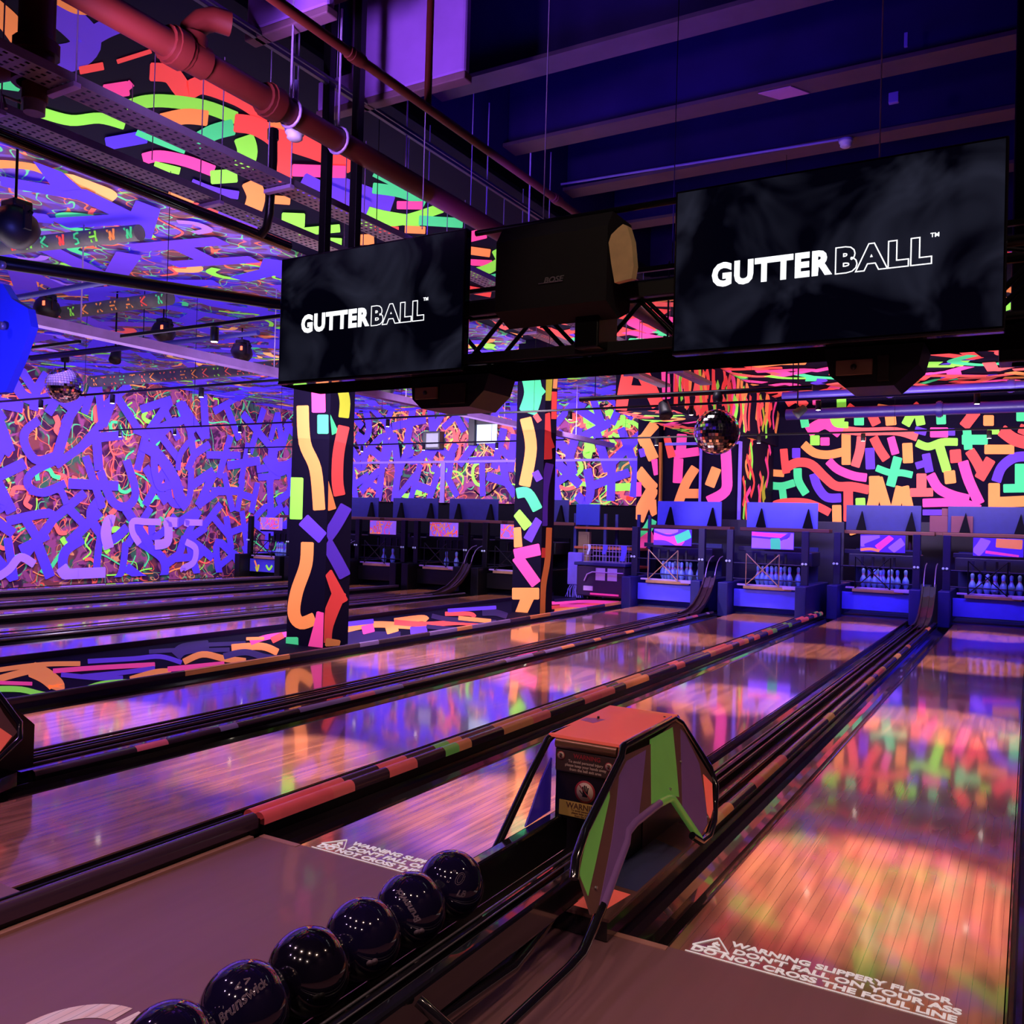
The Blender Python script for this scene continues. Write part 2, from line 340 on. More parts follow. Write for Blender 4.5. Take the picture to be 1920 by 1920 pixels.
struct(m, 'trim_1', mat('lilac_panel_trim', s2l(128,96,200), .6))
# right back wall, the big mural
m = MB(); m.box(-4.12, XR, YR, YR+.1, -.3, CZ+.2, 0)
MUR = [('O',50,[(105,640),(190,645)]),('R',55,[(190,470),(200,580),(210,640)]),('V',60,[(280,465),(280,530)]),('M',55,[(105,732),(180,735),(265,712)]),('M',60,[(290,610),(298,700),(350,790)]),('M',52,[(180,750),(190,835)]),
('V',65,[(405,650),(435,740),(500,815),(600,820)]),('R',58,[(70,892),(180,855),(330,852),(430,880),(520,925)]),('R',66,[(215,600),(290,565),(390,580),(490,675),(570,735),(680,738),(800,762)]),('R',68,[(655,765),(655,985)]),
('O',62,[(335,435),(410,495),(510,510),(620,488)]),('O',66,[(640,360),(640,578)]),('S',66,[(750,382),(738,480),(705,592)]),('R',66,[(838,388),(878,465),(928,542)]),('P',58,[(962,385),(995,503)]),('O',74,[(1080,430),(1086,565)]),
('V',68,[(810,465),(815,610)]),('P',62,[(515,555),(580,615),(690,660),(785,675)]),('M',66,[(1012,530),(960,733)]),('M',50,[(860,605),(960,640),(1040,640),(1115,655)]),('V',62,[(1215,506),(1240,632)]),('V',52,[(1145,590),(1220,568)]),
('G',56,[(1150,425),(1230,452),(1330,420),(1440,418)]),('G',68,[(1310,440),(1365,625)]),('R',82,[(1425,478),(1432,562)]),('O',82,[(1383,630),(1392,712)]),('O',82,[(845,668),(845,800),(815,938)]),('O',74,[(868,680),(945,938)]),('O',70,[(1032,742),(985,935)]),('O',78,[(1055,742),(1098,940)]),
('S',72,[(1183,650),(1183,790)]),('S',62,[(1105,782),(1262,780)]),('P',72,[(1248,655),(1305,750),(1400,800),(1520,832)]),('P',78,[(1482,562),(1525,700),(1600,860)]),('P',62,[(1195,857),(1400,853),(1520,868),(1600,900)]),
('R',74,[(1530,482),(1580,560),(1625,650)]),('R',78,[(1680,545),(1600,680)]),('V',72,[(1720,700),(1760,600),(1850,532),(1960,522)]),('O',84,[(1705,720),(1705,955)]),('O',78,[(1745,852),(1960,842)]),('M',72,[(1890,580),(1890,750)]),('M',62,[(1775,752),(1960,750)]),
('O',68,[(1640,472),(1845,472)]),('M',72,[(1478,402),(1655,402)]),('M',62,[(1510,335),(1520,470)]),('G',38,[(1660,345),(1740,345)]),('S',58,[(610,330),(760,345),(1000,342),(1150,385)]),('P',72,[(1250,350),(1370,350)]),('V',50,[(1140,330),(1215,350)]),('V',52,[(1400,325),(1400,370)]),
('R',90,[(1760,335),(1850,400),(1960,430)]),('R',70,[(1890,320),(1960,350)]),('P',84,[(370,345),(490,285),(600,352)]),('P',66,[(490,390),(490,440)]),('G',68,[(418,376),(418,438)]),('R',62,[(215,140),(285,108),(350,160)]),('P',58,[(430,95),(430,150)]),('M',60,[(330,200),(350,310)]),
('G',68,[(608,108),(608,190),(590,285)]),('G',46,[(545,230),(570,288),(655,296)]),('M',72,[(735,215),(735,295)]),('R',70,[(826,222),(860,292)]),('O',78,[(958,212),(966,295)]),('G',66,[(1110,222),(1070,295)]),('G',66,[(1165,222),(1180,295)]),('M',70,[(1324,226),(1326,288)]),('R',78,[(1575,198),(1490,308)]),('O',76,[(1666,232),(1666,298)]),('M',78,[(1870,232),(1960,232)]),
('R',60,[(655,165),(710,205)]),('O',60,[(870,175),(1040,200)]),('R',56,[(1165,150),(1110,200)]),('V',42,[(1195,925),(1440,925)]),('G',70,[(745,826),(748,910)]),('O',66,[(575,876),(577,995)]),('M',72,[(545,1010),(545,1080)]),('O',84,[(690,1010),(710,1075)]),('V',52,[(1800,960),(1960,925)])]
px_strokes(m, MUR, 1, YR, -1, 1420, 720, 500/1920, cl=((-4.05, XR), None, (0, CZ)))
struct(m, 'wall_back_right', paints())
# recess: third pillar line, painted doors, side wall
m = MB(); m.box(-5.75, -4.05, 15.0, YR+.1, -.3, CZ+.2, 0)
DR = [('P',90,[(570,840),(560,1000)]),('P',78,[(500,1020),(720,990)]),('P',86,[(540,1060),(530,1270)]),('O',86,[(690,1140),(600,1290),(510,1540)]),('O',84,[(600,1370),(720,1370)]),('O',92,[(880,1145),(820,1300)]),('P',96,[(965,985),(975,1200),(960,1350),(810,1440)]),
      ('O',60,[(520,600),(540,780)]),('R',60,[(430,620),(385,790)]),('R',70,[(430,860),(480,1040)]),('V',50,[(370,540),(380,620)])]
px_strokes(m, DR, 1, 15.0, -1, 1160, 640, 400/1920, cl=((-5.75, -4.06), None, (0, CZ)))
rnd = random.Random(4)
for i in range(26):     # narrow strokes on the side wall
    y = rnd.uniform(15.05, 17.5); z = rnd.uniform(1.2, 4.3); k = rnd.choice('ORRSYGP'); h = rnd.uniform(.35, .8); x = -4.05+.004+i*.0004
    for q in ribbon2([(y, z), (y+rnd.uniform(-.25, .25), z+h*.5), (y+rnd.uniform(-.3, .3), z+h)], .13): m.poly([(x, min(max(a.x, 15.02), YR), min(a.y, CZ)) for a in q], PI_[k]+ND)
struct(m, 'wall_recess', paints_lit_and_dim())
m = MB(); m.box(-5.7, -4.08, 14.95, 14.985, 3.25, 3.31); m.box(-4.93, -4.88, 14.95, 14.985, .5, 3.25); m.box(-4.10, -4.04, 14.93, 14.985, .5, 3.3)
struct(m, 'trim_2', mat('violet_door_trim', s2l(120,90,240), .5))
m = MB(); m.box(XR, XR+.1, -7, YR+.1, -.3, 6.2); struct(m, 'wall_right', mat('dark_wall_paint', s2l(40,22,56), .8))
m = MB(); m.box(XL, XR, -7.1, -7, -.3, 6.2); struct(m, 'wall_front', mat('dark_wall_paint', s2l(40,22,56), .8))
# painted ceiling (left part and far part) round the dark recess
RX, RY = -2.95, 7.0
m = MB(); m.box(XL, RX, -7, RY, CZ, CZ+.1, 0); m.box(XL, XR, RY, YR+.1, CZ, CZ+.1, 0)
C1 = [('V',165,[(260,20),(400,120),(490,230),(420,310),(270,335)]),('V',110,[(470,230),(590,160),(700,115)]),('O',120,[(-40,40),(50,120),(110,200)]),('M',100,[(-40,440),(110,460)]),('O',64,[(330,-10),(430,40),(525,45)]),('R',45,[(450,390),(580,365)]),('R',26,[(660,340),(850,280)]),
('P',85,[(590,510),(720,490)]),('P',45,[(640,545),(740,460)]),('R',105,[(850,395),(960,410),(1040,500),(1140,470),(1300,520),(1400,570),(1510,650)]),('G',74,[(715,590),(820,562),(950,560),(1150,590),(1325,655)]),('G',62,[(235,625),(400,668),(560,655),(700,690)]),('O',88,[(910,672),(1040,645),(1165,655)]),
('M',92,[(1310,705),(1200,735),(1100,790)]),('G',115,[(1372,765),(1392,840),(1370,930)]),('R',105,[(1325,680),(1440,700),(1560,780),(1590,900),(1590,1010)]),('R',125,[(1560,760),(1760,820),(1980,905)]),('O',58,[(1520,665),(1625,695)]),('P',66,[(808,882),(900,866),(1050,895),(1200,950)]),('G',42,[(870,915),(1010,950)]),
('G',78,[(1190,985),(1330,975)]),('B',74,[(600,795),(820,755)]),('M',34,[(770,730),(900,785),(1040,835)]),('V',48,[(1080,1015),(1200,1060),(1340,1085)]),('O',105,[(1410,1010),(1440,1090),(1420,1175)]),('O',48,[(1500,1105),(1630,1115)]),('O',52,[(950,1080),(1090,1115)]),('R',72,[(1080,1160),(1230,1175)]),
('V',64,[(1230,1190),(1330,1215),(1450,1245)]),('P',70,[(1650,940),(1940,950)]),('V',120,[(1700,1010),(1820,1070),(2060,1170)]),('G',82,[(1590,1220),(1710,1225)]),('G',46,[(1680,1290),(1910,1268)]),('G',42,[(1810,1340),(1920,1345)]),('R',52,[(1330,1390),(1570,1425)])]
px_strokes(m, C1, 2, CZ, -1, 0, 0, 1/3)
C2 = [('V',110,[(350,1020),(560,1100),(700,1150)]),('M',62,[(600,1055),(760,1080),(890,1135)]),('M',20,[(600,980),(760,1060)]),('P',46,[(735,1150),(875,1152)]),('G',64,[(490,1165),(650,1210),(860,1245)]),('G',56,[(520,1255),(760,1235),(985,1165)]),('M',56,[(860,1235),(1100,1250)]),('O',42,[(780,1285),(890,1290)]),('R',42,[(610,1285),(740,1290)]),('O',60,[(490,1345),(600,1340)]),
('P',60,[(1125,1330),(1230,1305)]),('O',46,[(1125,1400),(1255,1418)]),('P',36,[(1130,1468),(1265,1475)]),('G',56,[(1135,1535),(1250,1505),(1370,1430)]),('G',74,[(1300,1395),(1345,1480)]),('M',62,[(1250,1570),(1360,1550)]),('R',42,[(1130,1620),(1260,1645)])]
px_strokes(m, C2, 2, CZ, -1, 500, 0, 1/3)
# far ceiling: short thick strokes across the right half
st = scribbles(32, 40, -6.0, XR-.2, 7.4, 17.4, .20, 'VVM', .8)+letters(31, -5.9, XR-.3, 7.6, 17.2, 1.0, .23, 'OORRPGMSSP', rot=3.1, gap=.95)
pl_strokes(m, st, clampfn(lambda x, y, o: (x, y, CZ-o), -6.1, XR, RY+.2, YR-.1))
struct(m, 'ceiling', paints())
# graffitied ceiling field, a shallow board lining over the left lanes
m = MB(); m.box(XL, -6.2, -1, YB, CZ-.05, CZ-.002, 0)
st = scribbles(41, 90, XL+.2, -6.4, 0, 15.8, .045, 'GMSOSO', .9)+scribbles(44, 200, XL+.2, -6.3, 0, 15.8, .12, 'GMLSLOE', .7)+letters(42, XL+.3, -6.4, .3, 15.8, 1.15, .27, 'BBBV', rot=3, gap=1.5, alpha='AHXKNTYVLF')
f = clampfn(lambda x, y, o: (x, y, CZ-.05-o), XL+.02, -6.22, -.95, YB-.05); pl_strokes(m, st, f)
struct(m, 'ceiling', paints(cbase))
# dark high roof over the bowlers
m = MB(); m.box(RX-.05, XR, -7, RY, 5.55, 5.65); m.box(RX-.05, RX, -7, RY, CZ, 5.6); m.box(RX, XR, RY, RY+.05, CZ, 5.6)
struct(m, 'ceiling', concrete)
def ibeam(y, zb, wdt=.22, h=.75):
    m = MB(); m.box(RX+.01, XR-.01, y-wdt/2, y+wdt/2, zb, zb+.03, 0); m.box(RX+.01, XR-.01, y-.02, y+.02, zb+.03, zb+h, 1)
    return m.build('roof_beam', [brownsteel, concrete])
for i, (y, zb, lb) in enumerate(((1.05, 4.8, 'nearest dark steel roof beam with brown flange, top of the picture'), (2.45, 4.8, 'dark roof beam with white splashes, above the small dome alarm strip'), (3.6, 4.8, 'dark roof beam with a pale pink patch under its flange'), (4.75, 4.8, 'dark roof beam carrying the white smoke alarm conduit'), (5.9, 4.8, 'farthest dark roof beam, low behind the big loudspeaker'))):
    o = ibeam(y, zb); tag(o, lb, 'beam', 'steel beams in the dark roof')
# pale patches stuck on the beams
for (u, v, wd, hh, zz, nm) in ((1450, 155, .26, .06, 4.795, 1), ):
    p = on(u, v, 2, zz); m = MB(); m.prism([(p.x-.14, 3.52, zz-.004), (p.x+.10, 3.52, zz-.004), (p.x+.2, 3.69, zz-.004), (p.x-.02, 3.69, zz-.004)], (0,0,.006)); tag(m.build('paper_patch', mat('pale_tape', s2l(190,130,160), .8)), 'pale pink patch stuck under a dark roof beam', 'patch')
p = on(1676, 184, 1, 4.0)
m = MB(); m.bbox(p.x-.035, p.x+.035, 4.0-.02, 4.0+.02, p.z-.04, p.z+.04, .006); tag(m.build('junction_box', mat('lilac_box', s2l(120,100,190), .5)), 'small pale lilac square box high among the dark beams', 'box')
p = on(1699, 75, 1, 3.4); m = MB(); m.bbox(p.x-.012, p.x+.012, 3.39, 3.41, p.z-.05, p.z+.05, .004); tag(m.build('hanging_tag', mat('lilac_box', s2l(120,100,190), .5)), 'narrow pale strip hanging below a dark roof beam at top right', 'strip')

# ---- bulkhead duct over the recess, painted
m = MB(); m.box(-4.95, -3.95, 10.6, YR, 3.42, CZ-.06, 0)
f = clampfn(lambda x, z, o: (x, 10.6-o, z), -4.94, -3.96, 3.43, CZ-.07)
pl_strokes(m, [('R',.22,[(-4.85,3.45),(-4.75,4.0),(-4.62,4.3)]), ('R',.22,[(-4.62,4.3),(-4.4,3.9),(-4.2,3.5)]), ('R',.2,[(-4.7,3.75),(-4.4,3.72)]), ('P',.14,[(-4.1,4.3),(-4.05,3.6)])], f)
rnd = random.Random(9); st = []
for i in range(64):
    y = rnd.uniform(10.7, 17.4); z = rnd.uniform(3.45, 4.1); st.append((rnd.choice('ORRSYGPOR'), rnd.uniform(.12, .20), [(y, z), (y+rnd.uniform(-.2, .2), z+.3), (y+rnd.uniform(-.25, .25), z+rnd.uniform(.45, .8))]))
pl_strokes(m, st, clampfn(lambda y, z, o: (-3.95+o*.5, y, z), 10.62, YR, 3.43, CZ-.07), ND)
st = letters(12, -4.9, -3.95, 10.8, 17.4, .6, .14, 'RPOSPG', rot=3)
pl_strokes(m, st, clampfn(lambda x, y, o: (x, y, 3.42-o), -4.94, -3.96, 10.62, YR))
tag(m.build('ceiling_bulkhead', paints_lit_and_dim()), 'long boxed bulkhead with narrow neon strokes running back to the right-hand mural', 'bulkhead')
# ---- purple-lit ventilation boxes near the lens
duct = mat('purple_lit_panel', s2l(150,96,200), .8, var=.25, scale=3, bump=.3); edge = mat('panel_edge', s2l(110,70,96), .7, var=.4, scale=9)  # purple of the light is mixed into the panel colour
for (x0, x1, y, z0, lb) in ((-3.25, -2.02, 1.5, 4.30, 'large purple-lit boxed panel hanging from the dark roof beside the black posts'), (-2.93, -2.30, .55, 4.30, 'smaller purple-lit boxed panel above the large red pipe, cut by the frame top')):
    t = thing('ceiling_box', lb, 'box', 'boxed panels under the roof', (x0, y, z0))
    m = MB(); m.bbox(x0, x1, y, y+.07, z0+.05, 5.5, .02); m.build('panel', duct, t)
    m = MB(); m.bbox(x0, x1+.01, y-.01, y+.08, z0, z0+.05, .008); m.build('edge_strip', edge, t)

# ================================================================ LANES
LN = {'D':(0,1.06,0), 'C':(-1.793,-.733,0), 'B':(-3.468,-2.408,-1), 'A':(-5.317,-4.257,-1), 'E':(-8.70,-7.64,-1), 'F':(-10.5,-9.44,-1), 'G':(-12.17,-11.11,-1), 'H':(-13.97,-12.91,-1), 'I':(-15.64,-14.58,-1)}
WH = {'D':'lane at the right picture edge, warning lettering fully readable', 'C':'lane beside the bowling balls, warning lettering partly hidden', 'B':'lane left of the double salmon and green cappings',
      'A':'lane alongside the graffiti island, reflecting the nearer column', 'E':'first lane beyond the graffiti island', 'F':'second lane beyond the graffiti island', 'G':'third lane beyond the graffiti island',
      'H':'fourth lane beyond the graffiti island', 'I':'farthest lane, against the left graffiti wall'}
def rough_gutter(x0, x1, y0, y1):
    m = MB(); n = 10; pr = []
    for k in range(n+1):
        a = pi*k/n; pr.append((x0+(x1-x0)*(.5-.5*cos(a)), -.012-.085*sin(a)))
    for k in range(n):
        (a, za), (b, zb) = pr[k], pr[k+1]; m.add([(a,y0,za),(b,y0,zb),(b,y1,zb),(a,y1,za)], [(0,1,2,3)], 0, True)
    m.add([(x,y0,z) for x,z in pr]+[(x1,y0,-.2),(x0,y0,-.2)], [tuple(range(n+3))])
    m.box(x0, x0+.006, y0, y1, -.2, -.004); m.box(x1-.006, x1, y0, y1, -.2, -.004)
    return m
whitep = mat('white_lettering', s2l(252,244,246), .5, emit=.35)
for k, (x0, x1, yf) in LN.items():
    t = thing('bowling_lane', 'glossy wood '+WH[k], 'bowling lane', 'bowling lanes', (x0, yf, 0))
    m = MB(); ye = 13.8 if k in 'CD' else 12.8; m.box(x0, x1, yf, ye+.04, -.2, 0); m.build('lane_bed', lanewood, t)
    for a, b in ((x0-.235, x0-.004), (x1+.004, x1+.235)): rough_gutter(a, b, yf, ye-.37).build('gutter', gutterm, t)
    if k in 'CD':
        for a in (x0-.235, x1): MB().box(a, a+.235, yf-.035, yf-.002, -.05, .003).build('gutter_end_trim', mat('beige_strip', s2l(190,140,128), .5), t)
        Tx = frame((x0+.06, .012, .002), (1,0,0), (0,1,0))
        R3 = lambda x, y: Tx @ Matrix.Translation((x, y, 0))
        text_mesh('DO NOT CROSS THE FOUL LINE', .052, R3(.012, .012), t, whitep, 'warning_lettering', .0006, .0018, sx=1.14)
        text_mesh("DON'T FALL ON YOUR ASS", .052, R3(.150, .066), t, whitep, 'warning_lettering', .0006, .0018, sx=1.15)
        text_mesh('WARNING SLIPPERY FLOOR', .052, R3(.128, .120), t, whitep, 'warning_lettering', .0006, .0018, sx=1.11)
        m = MB(); X = x0+.06
        m.box(X, X+.96, .004, .010, .001, .0026)
        tri = [Vector((X+.005, .060, .0022)), Vector((X+.150, .060, .0022)), Vector((X+.078, .168, .0022))]
        tri = [Vector((X+.008, .064, .0022)), Vector((X+.142, .064, .0022)), Vector((X+.075, .165, .0022))]
        for i in range(3): m.tube([tri[i], tri[(i+1) % 3]], .0028, 4)
        for a, b in (((.06,.075),(.085,.09)), ((.085,.09),(.07,.105)), ((.07,.105),(.082,.128)), ((.085,.09),(.105,.078)), ((.07,.115),(.095,.110))): m.tube([(X+a[0], a[1], .0024), (X+b[0], b[1], .0024)], .0036, 4)
        m.build('slip_warning_symbol', whitep, t)
# ring logo inlaid in the approach
m = MB(); inlay = wood('pale_inlay', s2l(255,250,240), s2l(250,225,205), .03, .4, .1)
for a0, a1 in ((94, 262), (-82, 86)):
    n = 28
    for i in range(n):
        a, b = radians(a0+(a1-a0)*i/n), radians(a0+(a1-a0)*(i+1)/n)
        m.add([(-1.23+r*cos(q), -1.51+r*sin(q), .0016) for r, q in ((.205,a),(.205,b),(.128,b),(.128,a))], [(0,1,2,3)])
tag(m.build('floor_logo_ring', inlay), 'pale wooden ring inlaid in the purple approach floor at the bottom left', 'floor inlay')

# ---- dividers with coloured capping
def cap(name, x, z, r, y0, y1, seed, parent, pat='RROPGOKKLK', lo=.16, hi=.42, base=None):
    """half-round capping broken into painted lengths"""
    rnd = random.Random(seed); m = MB(); y = y0; prev = 'K'
    while y < y1:
        k = rnd.choice(pat); L = rnd.uniform(lo, hi)*(1.4 if k == 'K' else 1); ye = min(y1, y+L)
        n = 8; vs = []
        for yy in (y, ye):
            for i in range(n+1): a = pi*i/n; vs.append((x-r*cos(a), yy, z-r+r*sin(a)))
            vs.append((x+r, yy, z-r-.03)); vs.append((x-r, yy, z-r-.03))
        q = n+3; m.add(vs, [(i, i+1, q+i+1, q+i) for i in range(n)]+[(n, n+1, q+n+1, q+n), (n+2, 0, q, q+n+2)], PK.index(k), True)
        y = ye
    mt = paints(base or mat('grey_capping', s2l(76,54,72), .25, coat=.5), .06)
    # capping paint has its own muted palette: it barely glows
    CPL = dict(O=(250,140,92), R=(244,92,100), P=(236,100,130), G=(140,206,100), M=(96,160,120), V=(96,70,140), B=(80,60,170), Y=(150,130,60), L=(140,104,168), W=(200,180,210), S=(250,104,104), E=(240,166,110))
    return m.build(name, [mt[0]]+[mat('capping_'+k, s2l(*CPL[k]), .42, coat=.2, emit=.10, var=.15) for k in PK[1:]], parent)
def divider(xa, xb, y0, y1, label, seed, pt='SKGKOSKRKSO'):
    t = thing('lane_divider', label, 'lane divider', 'dividers between lanes', ((xa+xb)/2, y0, 0))
    m = MB(); m.box(xa, xb, y0, y1, -.2, .045); m.build('divider_body', black, t)
    r = (xb-xa)/4
    cap('capping', xa+r, .10, r*.98, y0, y1, seed, t, pt, .14, .30); cap('capping', xb-r, .10, r*.98, y0, y1, seed, t, pt, .14, .30)
    return t
divider(-2.172, -2.03, 0, 13.2, 'black lane divider with two half-round cappings in salmon, green and orange patches', 11)
divider(-11.1+.245, -10.5-.245, -1, 12.4, 'low dark divider with white-lit edge between the second and third lanes past the island', 12, 'K')
divider(-14.58+.245, -13.97-.245, -1, 12.4, 'low dark divider with white-lit edge beside the farthest lane', 13, 'K')
# long rounded rail along the approach, continuing the divider toward the camera
t = thing('approach_rail', 'dark rounded rail with orange patches along the left of the purple approach', 'rail', None, (-2.1, -7, 0))
cap('capping', -2.085, .10, .036, -7, -.02, 21, t, 'KKOKK', .22, .5)
m = MB(); m.box(-2.13, -2.06, -7, -.01, 0, .03); m.bbox(-2.13, -2.05, -.07, -.002, 0, .075, .008); m.build('rail_body', black, t)
m = MB(); m.box(-2.055, -2.025, -7, -.07, 0, .012); m.build('light_strip', mat('beige_strip', s2l(190,140,128), .5), t)
m = MB(); m.box(-2.19, -2.135, -7, 0, -.2, .05); m.tube([(-2.18, -7, .06), (-2.18, 0, .06)], .012, 6); m.build('side_rail', black, t)

# ---- ball return tracks in the middle of each pair, rising to the machine
def track(xa, xb, y0, y1, yt, label, seed, patt='RKROKOPK'):
    t = thing('ball_track', label, 'ball track', 'ball tracks between paired lanes', ((xa+xb)/2, y0, 0)); xm = xa+(xb-xa)*.45
    m = MB(); m.box(xa, xb, y0, y1, -.2, -.04); m.box(xa, xa+.02, y0, y1, -.04, .055); m.box(xb-.02, xb, y0, y1, -.04, .02); m.build('track_bed', black, t)
    m = MB()
    for dx in (-.052, .052): m.tube([(xm+dx, y0, .055), (xm+dx, y1-1.4, .055)], .011, 6)
    m.tube([(xa+.012, y0, .085), (xa+.012, y1-1.2, .085)], .010, 6)
    m.build('guide_rail', mat('worn_rail', s2l(120,96,104), .25, .7), t)
    m = MB(); m.box(xm-.03, xm+.03, y0, y1-1.3, .0, .02); m.build('inspection_panel', mat('track_panel', s2l(96,46,56), .2, coat=.8, var=.5, scale=14), t)
    cap('capping', xb-.035, .05, .034, y0, y1-.6, seed, t, patt, .12, .5)
    # curved lift with two bent rods on top
    path = [(y1-1.7, .03), (y1-1.3, .06), (y1-.95, .15), (y1-.68, .29), (y1-.48, .45), (y1-.35, .62)]
    m = MB()
    for a, b in zip(path[:-1], path[1:]):
        for x0_, x1_, dz in ((xm-.11, xm-.085, .05), (xm-.085, xm-.02, 0), (xm-.02, xm+.02, .02), (xm+.02, xm+.085, 0), (xm+.085, xm+.11, .05)):
            m.add([(x, y, z+d) for (y, z) in (a, b) for x, d in ((x0_, dz-.06), (x0_, dz), (x1_, dz), (x1_, dz-.06))], [(0,1,5,4),(1,2,6,5),(2,3,7,6),(3,0,4,7)])
    m.build('lift_curve', mat('track_brown', s2l(66,48,50), .3, .4), t)
    m = MB()
    for dx in (-.085, .085): m.tube([(xm+dx, y1-.36, .62), (xm+dx, y1-.28, .78), (xm+dx, y1-.18, .90), (xm+dx, y1-.05, .97), (xm+dx, y1+.12, 1.0)], .010, 6)
    m.build('lift_rod', mat('bright_rod', s2l(176,160,190), .3, .7), t)
    return t
track(-.495, -.238, 1.0, 13.9, 0, 'dark ball track with orange patches running back from the middle ball return', 31, 'OKSKOKEKKK')
track(-4.018, -3.706, -.1, 12.9, 0, 'black ball track with lilac and pink patches, left of the graffiti-reflecting lane pair', 32, 'LKPKOKKL')
track(-9.2, -8.94, -1, 12.9, 0, 'dark ball track between the first two lanes beyond the graffiti island', 33, 'K')
track(-12.67, -12.41, -1, 12.9, 0, 'dark ball track rising diagonally beside the farthest-left machines', 34, 'K')

# ---- graffiti island between the two lane blocks
m = MB(); m.box(-7.38, -5.56, -6.95, 13.2, -.28, .035, 0)
m.box(-7.40, -7.37, -6.95, 13.2, -.28, .10, 5); m.box(-5.6, -5.555, -6.95, 13.2, -.28, .075, 5)
IS = [('O',9,[(-10,1258),(40,1251),(90,1246),(150,1245)]),('O',13,[(0,1273),(40,1262),(75,1254)]),('O',30,[(60,1256),(85,1268),(105,1285),(105,1293)]),('P',7,[(0,1281),(60,1283)]),('P',9,[(100,1259),(180,1253),(290,1247)]),('V',9,[(115,1266),(180,1272),(230,1272)]),('V',9,[(150,1270),(230,1262),(290,1254)]),('V',9,[(165,1241),(250,1236),(300,1232),(340,1243)]),
('G',11,[(-10,1293),(40,1294),(90,1305),(140,1300),(190,1284),(240,1280)]),('O',12,[(245,1275),(290,1262),(320,1260)]),('O',10,[(-10,1313),(30,1318)]),('M',8,[(280,1223),(330,1220),(390,1220),(430,1219)]),('M',22,[(330,1230),(345,1218),(390,1212)]),('M',8,[(385,1210),(460,1207)]),('O',12,[(345,1242),(380,1228),(420,1236),(460,1241)]),('P',10,[(315,1256),(360,1252),(420,1246)]),
('O',14,[(435,1216),(490,1213),(520,1224)]),('M',12,[(420,1232),(460,1224),(500,1234),(540,1236)]),('P',10,[(470,1206),(500,1196),(540,1190)]),('O',6,[(462,1199),(495,1198)]),('R',12,[(510,1202),(530,1192)]),
('M',16,[(648,1206),(690,1200),(740,1198)]),('M',14,[(650,1190),(700,1192),(750,1192)]),('O',12,[(646,1182),(700,1172),(770,1175)]),('O',14,[(725,1184),(745,1178)]),('P',16,[(680,1183),(700,1178)]),('O',12,[(740,1166),(790,1160),(800,1164)]),('R',10,[(740,1168),(800,1172),(860,1168),(900,1172)]),('M',9,[(810,1156),(840,1162),(900,1166),(930,1168)]),('R',8,[(835,1152),(880,1152),(890,1158)]),('M',12,[(905,1150),(930,1150),(950,1156)]),
('V',14,[(770,1184),(800,1182)]),('M',8,[(800,1176),(860,1182)]),('V',9,[(648,1172),(700,1166)]),('V',7,[(840,1146),(930,1140)]),('O',8,[(860,1160),(920,1166)]),('R',7,[(1040,1150),(1100,1144),(1160,1140)]),('R',7,[(1035,1140),(1100,1136),(1150,1133)]),('P',6,[(1035,1132),(1100,1129),(1160,1131)]),('M',6,[(1040,1127),(1080,1124)]),('O',5,[(1040,1145),(1090,1141)]),('P',6,[(1050,1136),(1120,1139)])]
px_strokes(m, IS, 2, .035, 1, eps=.0002, cl=((-7.36, -5.6), None, None))
P_ = paints(); P_[5] = mat('dark_curb', s2l(30,16,60), .4); tag(m.build('painted_island', P_), 'long low floor island painted with neon strokes, carrying the two graffitied columns', 'platform')
t = thing('island_curb', 'thin curb with purple and orange painted lengths along the right of the graffiti island', 'curb', None, (-5.56, -7, 0))
cap('capping', -5.575, .085, .022, -7, 13.0, 41, t, 'OLKPKOL', .3, .9)

# ---- painted columns
def column(y0, y1, label, st_front, st_side, x0, x1=-5.8):
    m = MB(); m.box(x0, x1, y0, y1, .036, CZ-.003, 0)
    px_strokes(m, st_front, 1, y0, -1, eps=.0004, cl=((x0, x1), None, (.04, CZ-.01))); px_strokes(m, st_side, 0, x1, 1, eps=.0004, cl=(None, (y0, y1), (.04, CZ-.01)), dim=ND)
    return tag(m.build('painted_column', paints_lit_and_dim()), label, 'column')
column(4.56, 4.98, 'nearer painted column with a long orange squiggle and violet cross, left of centre',
 [('S',24,[(565,705),(566,728)]),('P',26,[(597,712),(598,772)]),('O',23,[(568,762),(572,830),(592,880),(599,955)]),('M',21,[(606,779),(606,812)]),('G',25,[(557,897),(555,972)]),('V',26,[(570,975),(606,1008)]),('O',24,[(577,1018),(574,1060),(557,1110),(552,1150),(565,1168),(590,1160)]),('M',24,[(548,1196),(548,1222)]),('P',28,[(592,1215),(604,1170),(608,1150)])],
 [('Y',20,[(636,712),(646,750),(644,782)]),('M',14,[(612,780),(628,812)]),('R',22,[(644,800),(634,850),(632,900),(636,928)]),('O',16,[(608,905),(622,955)]),('V',24,[(610,1010),(628,985),(648,950)]),('V',24,[(610,1015),(630,1050),(646,1080)]),('R',26,[(610,1075),(640,1130)]),('R',26,[(636,1110),(612,1170),(608,1205)]),('O',28,[(624,1200),(622,1212)])], -6.37)
